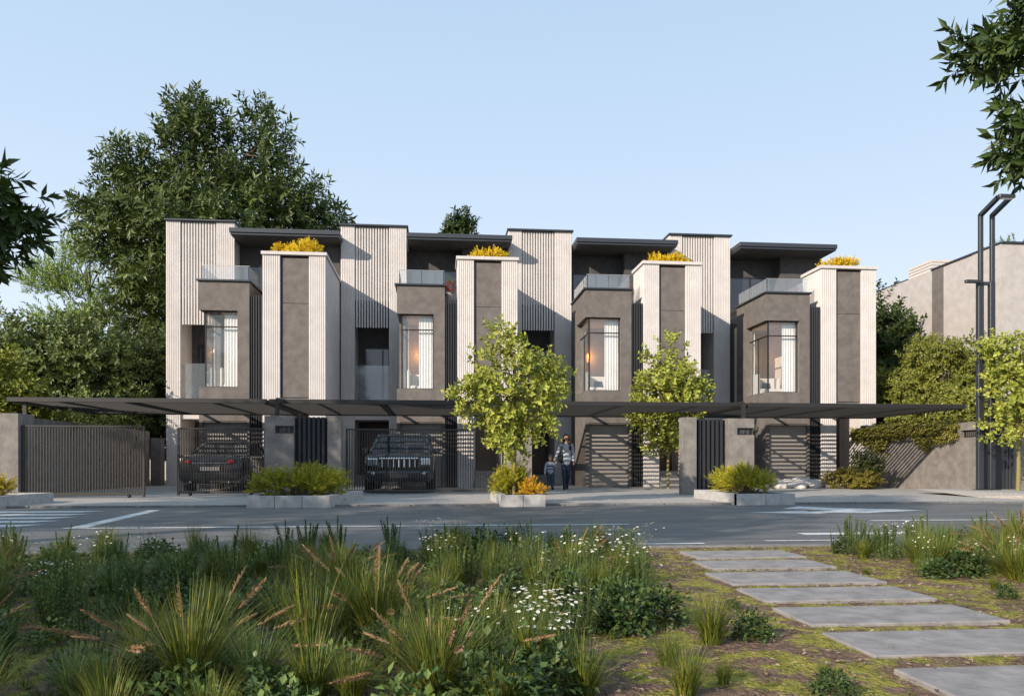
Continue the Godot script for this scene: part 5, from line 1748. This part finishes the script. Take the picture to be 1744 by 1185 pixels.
func hand(bones: Array, wrist: Vector3, dir: Vector3, palm_side: Vector3, thumb_side: Vector3, s: float, c: Color, curl: float) -> void:
	var pc := wrist + dir * 0.045 * s
	bones.append([wrist, pc + dir * 0.03 * s, 0.022 * s, 0.03 * s, c])
	for k in 4:
		var root := pc + dir * 0.035 * s + thumb_side * (0.024 - 0.016 * k) * s
		var l: float = [0.034, 0.038, 0.035, 0.027][k] * s
		var a := root + (dir * cos(curl) + palm_side * sin(curl)) * l
		bones.append([root, a, 0.0095 * s, 0.009 * s, c])
		bones.append([a, a + (dir * cos(curl * 2.2) + palm_side * sin(curl * 2.2)) * l * 0.8, 0.009 * s, 0.007 * s, c])
	var tr := wrist + dir * 0.025 * s + thumb_side * 0.022 * s
	var ta := tr + (dir * 0.7 + thumb_side * 0.6 + palm_side * 0.25).normalized() * 0.034 * s
	bones.append([tr, ta, 0.011 * s, 0.01 * s, c])
	bones.append([ta, ta + (dir * 0.85 + palm_side * 0.45).normalized() * 0.026 * s, 0.01 * s, 0.008 * s, c])

func head_parts(p: Node3D, at: Vector3, h: float, skin: Color) -> Array:
	# face bones round the head's middle; h is the head's height
	var s := h / 0.22
	var F := Vector3(0, 0, 1)
	var out := [[at + Vector3(0, 0.03, -0.012) * s, at + Vector3(0, 0.035, 0.012) * s, 0.078 * s, 0.072 * s, skin], [at + Vector3(0, -0.03, 0.025) * s, at + Vector3(0, -0.075, 0.035) * s, 0.056 * s, 0.034 * s, skin],
		[at + Vector3(0, 0.012, 0.085) * s, at + Vector3(0, -0.022, 0.1) * s, 0.008 * s, 0.013 * s, skin], [at + Vector3(-0.075, 0.01, 0.0) * s, at + Vector3(-0.078, -0.025, 0.005) * s, 0.016 * s, 0.011 * s, skin], [at + Vector3(0.075, 0.01, 0.0) * s, at + Vector3(0.078, -0.025, 0.005) * s, 0.016 * s, 0.011 * s, skin],
		[at + Vector3(-0.016, -0.052, 0.078) * s, at + Vector3(0.016, -0.052, 0.078) * s, 0.009 * s, 0.009 * s, Color(0.35, 0.1, 0.08)]]
	for x in [-0.03, 0.03]:
		out.append([at + Vector3(x - 0.008, 0.012, 0.071) * s, at + Vector3(x + 0.008, 0.012, 0.071) * s, 0.0065 * s, 0.0065 * s, Color(0.03, 0.02, 0.02)])
		out.append([at + Vector3(x - 0.014, 0.032, 0.076) * s, at + Vector3(x + 0.014, 0.034, 0.075) * s, 0.005 * s, 0.005 * s, Color(0.03, 0.018, 0.012)])
	return out

func add_mb(a: MB, o: MB) -> void:
	var k := a.v.size()
	a.v.append_array(o.v); a.n.append_array(o.n); a.c.append_array(o.c)
	for i in o.ix: a.ix.append(i + k)

func make_people() -> void:
	var skin := Color(0.42, 0.22, 0.14)
	var shirt := Color(0.42, 0.43, 0.47)
	var jeans := Color(0.022, 0.032, 0.06)
	var shoe := Color(0.012, 0.011, 0.011)
	# woman walking towards the street, the child's hand in her right hand (the picture's left)
	var w := thing("person", "woman with long dark hair, grey shirt and dark jeans walking", "person", Vector3(3.90, 0.004, -23.4))
	var body := []
	body.append_array([
		[Vector3(0, 0.93, 0), Vector3(0, 1.06, 0.01), 0.135, 0.115, shirt], [Vector3(-0.05, 0.92, 0), Vector3(0.05, 0.92, 0), 0.12, 0.12, shirt], [Vector3(0, 1.06, 0.01), Vector3(0, 1.28, 0.0), 0.112, 0.13, shirt], [Vector3(-0.1, 1.345, -0.01), Vector3(0.1, 1.345, -0.01), 0.07, 0.07, shirt],
		[Vector3(-0.06, 1.22, 0.06), Vector3(-0.06, 1.22, 0.075), 0.065, 0.05, shirt], [Vector3(0.06, 1.22, 0.06), Vector3(0.06, 1.22, 0.075), 0.065, 0.05, shirt],
		[Vector3(0, 0.84, 0), Vector3(0.0, 0.90, 0), 0.135, 0.135, shirt],
		[Vector3(0, 1.36, 0), Vector3(0, 1.46, 0.02), 0.05, 0.045, skin],
		# legs in mid stride
		[Vector3(-0.085, 0.84, 0), Vector3(-0.08, 0.46, 0.10), 0.098, 0.062, jeans], [Vector3(-0.08, 0.46, 0.10), Vector3(-0.07, 0.1, 0.09), 0.062, 0.042, jeans],
		[Vector3(0.085, 0.84, 0), Vector3(0.06, 0.45, 0.02), 0.098, 0.062, jeans], [Vector3(0.06, 0.45, 0.02), Vector3(0.05, 0.12, -0.2), 0.062, 0.042, jeans],
		[Vector3(-0.07, 0.1, 0.085), Vector3(-0.07, 0.045, 0.09), 0.045, 0.042, shoe], [Vector3(-0.07, 0.04, 0.08), Vector3(-0.075, 0.03, 0.24), 0.04, 0.03, shoe],
		[Vector3(0.05, 0.12, -0.2), Vector3(0.05, 0.09, -0.2), 0.042, 0.042, shoe], [Vector3(0.05, 0.085, -0.2), Vector3(0.05, 0.03, -0.06), 0.04, 0.03, shoe],
		# arms: the right one leads to the child, the left one hangs
		[Vector3(-0.165, 1.34, -0.01), Vector3(-0.26, 1.1, 0.0), 0.056, 0.045, shirt], [Vector3(-0.26, 1.1, 0.0), Vector3(-0.37, 0.9, 0.06), 0.045, 0.036, shirt],
		[Vector3(0.165, 1.34, -0.01), Vector3(0.215, 1.08, -0.03), 0.056, 0.046, shirt], [Vector3(0.215, 1.08, -0.03), Vector3(0.22, 0.86, 0.05), 0.046, 0.037, shirt]])
	var mb := sdf_mesh(body, 0.014, 0.035)
	var hd := head_parts(w, Vector3(0, 1.55, 0.03), 0.22, skin)
	hd.append([Vector3(0, 1.42, 0.01), Vector3(0, 1.5, 0.02), 0.045, 0.045, skin])
	add_mb(mb, sdf_mesh(hd, 0.006, 0.012))
	var hb := []
	hand(hb, Vector3(-0.375, 0.89, 0.062), Vector3(-0.45, -0.88, 0.15).normalized(), Vector3(0.6, -0.3, 0.2).normalized(), Vector3(0.1, 0.1, 1).normalized(), 0.9, skin, 0.6)
	add_mb(mb, sdf_mesh(hb, 0.005, 0.008))
	hb = []
	hand(hb, Vector3(0.22, 0.85, 0.055), Vector3(0.02, -0.98, 0.15).normalized(), Vector3(-1, 0, 0.1).normalized(), Vector3(0, 0.1, 1).normalized(), 0.9, skin, 0.35)
	add_mb(mb, sdf_mesh(hb, 0.005, 0.008))
	part(w, "body", mb, M.person)
	var hair := [[Vector3(0, 1.61, -0.01), Vector3(0, 1.58, -0.03), 0.088, 0.09, Color.WHITE], [Vector3(0, 1.52, -0.07), Vector3(0, 1.32, -0.1), 0.075, 0.085, Color.WHITE],
		[Vector3(0.07, 1.58, 0.02), Vector3(0.1, 1.24, 0.1), 0.036, 0.05, Color.WHITE], [Vector3(-0.07, 1.58, 0.02), Vector3(-0.095, 1.4, 0.03), 0.034, 0.035, Color.WHITE], [Vector3(-0.05, 1.635, 0.055), Vector3(0.05, 1.635, 0.055), 0.03, 0.03, Color.WHITE]]
	part(w, "hair", sdf_mesh(hair, 0.011, 0.03), M.hair)
	# bag on her right shoulder
	var bag := thing("shoulder_bag", "dark shoulder bag hanging at the woman's side", "bag", Vector3(3.90, 0.004, -23.4))
	var bg := MB.new()
	bg.cbox(-0.235, -0.135, 0.82, 1.06, -0.14, 0.16, 0.03)
	part(bag, "pouch", bg, M.bag)
	bg = MB.new()
	bg.bar(Vector3(-0.155, 1.41, 0.0), Vector3(-0.185, 1.06, 0.12), 0.02, 0.045)
	bg.bar(Vector3(-0.155, 1.41, 0.0), Vector3(-0.185, 1.06, -0.1), 0.02, 0.045)
	part(bag, "strap", bg, M.bag)
	# child
	var c := thing("person", "small child in a striped pale jumper holding the woman's hand", "person", Vector3(3.40, 0.004, -23.35))
	var knit := Color(0.4, 0.4, 0.45)
	var navy := Color(0.03, 0.035, 0.08)
	var den := Color(0.03, 0.05, 0.085)
	var cb := [
		[Vector3(0, 0.55, 0), Vector3(0, 0.6, 0.01), 0.095, 0.095, knit], [Vector3(0, 0.62, 0.01), Vector3(0, 0.635, 0.01), 0.096, 0.096, navy], [Vector3(0, 0.665, 0.01), Vector3(0, 0.68, 0.01), 0.097, 0.097, knit], [Vector3(0, 0.70, 0.01), Vector3(0, 0.715, 0.01), 0.097, 0.097, navy],
		[Vector3(0, 0.74, 0.01), Vector3(0, 0.75, 0.0), 0.096, 0.096, knit], [Vector3(-0.06, 0.79, 0), Vector3(0.06, 0.79, 0), 0.055, 0.055, knit], [Vector3(0, 0.83, 0), Vector3(0, 0.88, 0.005), 0.04, 0.04, skin],
		[Vector3(-0.05, 0.51, 0), Vector3(-0.055, 0.28, 0.02), 0.065, 0.048, den], [Vector3(-0.055, 0.28, 0.02), Vector3(-0.055, 0.07, 0.0), 0.048, 0.038, den], [Vector3(0.05, 0.51, 0), Vector3(0.055, 0.28, 0.03), 0.065, 0.048, den], [Vector3(0.055, 0.28, 0.03), Vector3(0.06, 0.07, 0.04), 0.048, 0.038, den],
		[Vector3(-0.055, 0.035, 0.0), Vector3(-0.065, 0.028, 0.1), 0.034, 0.027, shoe], [Vector3(0.06, 0.035, 0.04), Vector3(0.075, 0.028, 0.14), 0.034, 0.027, shoe],
		[Vector3(-0.105, 0.79, 0), Vector3(-0.15, 0.63, 0.0), 0.042, 0.036, knit], [Vector3(-0.15, 0.63, 0.0), Vector3(-0.165, 0.49, 0.04), 0.036, 0.028, knit], [Vector3(0.105, 0.79, 0), Vector3(0.155, 0.7, 0.02), 0.042, 0.036, knit], [Vector3(0.155, 0.7, 0.02), Vector3(0.155, 0.78, 0.09), 0.036, 0.028, knit]]
	mb = sdf_mesh(cb, 0.011, 0.022)
	hd = head_parts(c, Vector3(0, 0.965, 0.015), 0.18, skin)
	hd.append([Vector3(0, 0.85, 0.0), Vector3(0, 0.91, 0.01), 0.036, 0.036, skin])
	add_mb(mb, sdf_mesh(hd, 0.006, 0.012))
	hb = []
	hand(hb, Vector3(-0.166, 0.485, 0.042), Vector3(0, -1, 0.1).normalized(), Vector3(1, 0, 0), Vector3(0, 0.1, 1).normalized(), 0.62, skin, 0.4)
	hand(hb, Vector3(0.155, 0.785, 0.095), Vector3(-0.35, 0.85, 0.0).normalized() * Vector3(-0.4, 1, 1), Vector3(0.9, -0.2, 0.3).normalized(), Vector3(0, 0.1, 1).normalized(), 0.62, skin, 0.7)
	add_mb(mb, sdf_mesh(hb, 0.004, 0.006))
	part(c, "body", mb, M.person)
	var ch := [[Vector3(0, 1.01, -0.012), Vector3(0, 1.0, -0.02), 0.073, 0.074, Color.WHITE], [Vector3(0, 0.97, -0.04), Vector3(0, 0.92, -0.045), 0.058, 0.045, Color.WHITE], [Vector3(-0.045, 1.03, 0.05), Vector3(0.045, 1.03, 0.05), 0.024, 0.024, Color.WHITE]]
	part(c, "hair", sdf_mesh(ch, 0.009, 0.02), M.hair)

func _ready() -> void:
	rng.seed = 20240
	make_materials()
	make_light()
	make_setting()
	make_houses()
	make_canopies()
	make_street()
	make_cars()
	make_people()
	make_trees()
	make_meadow()
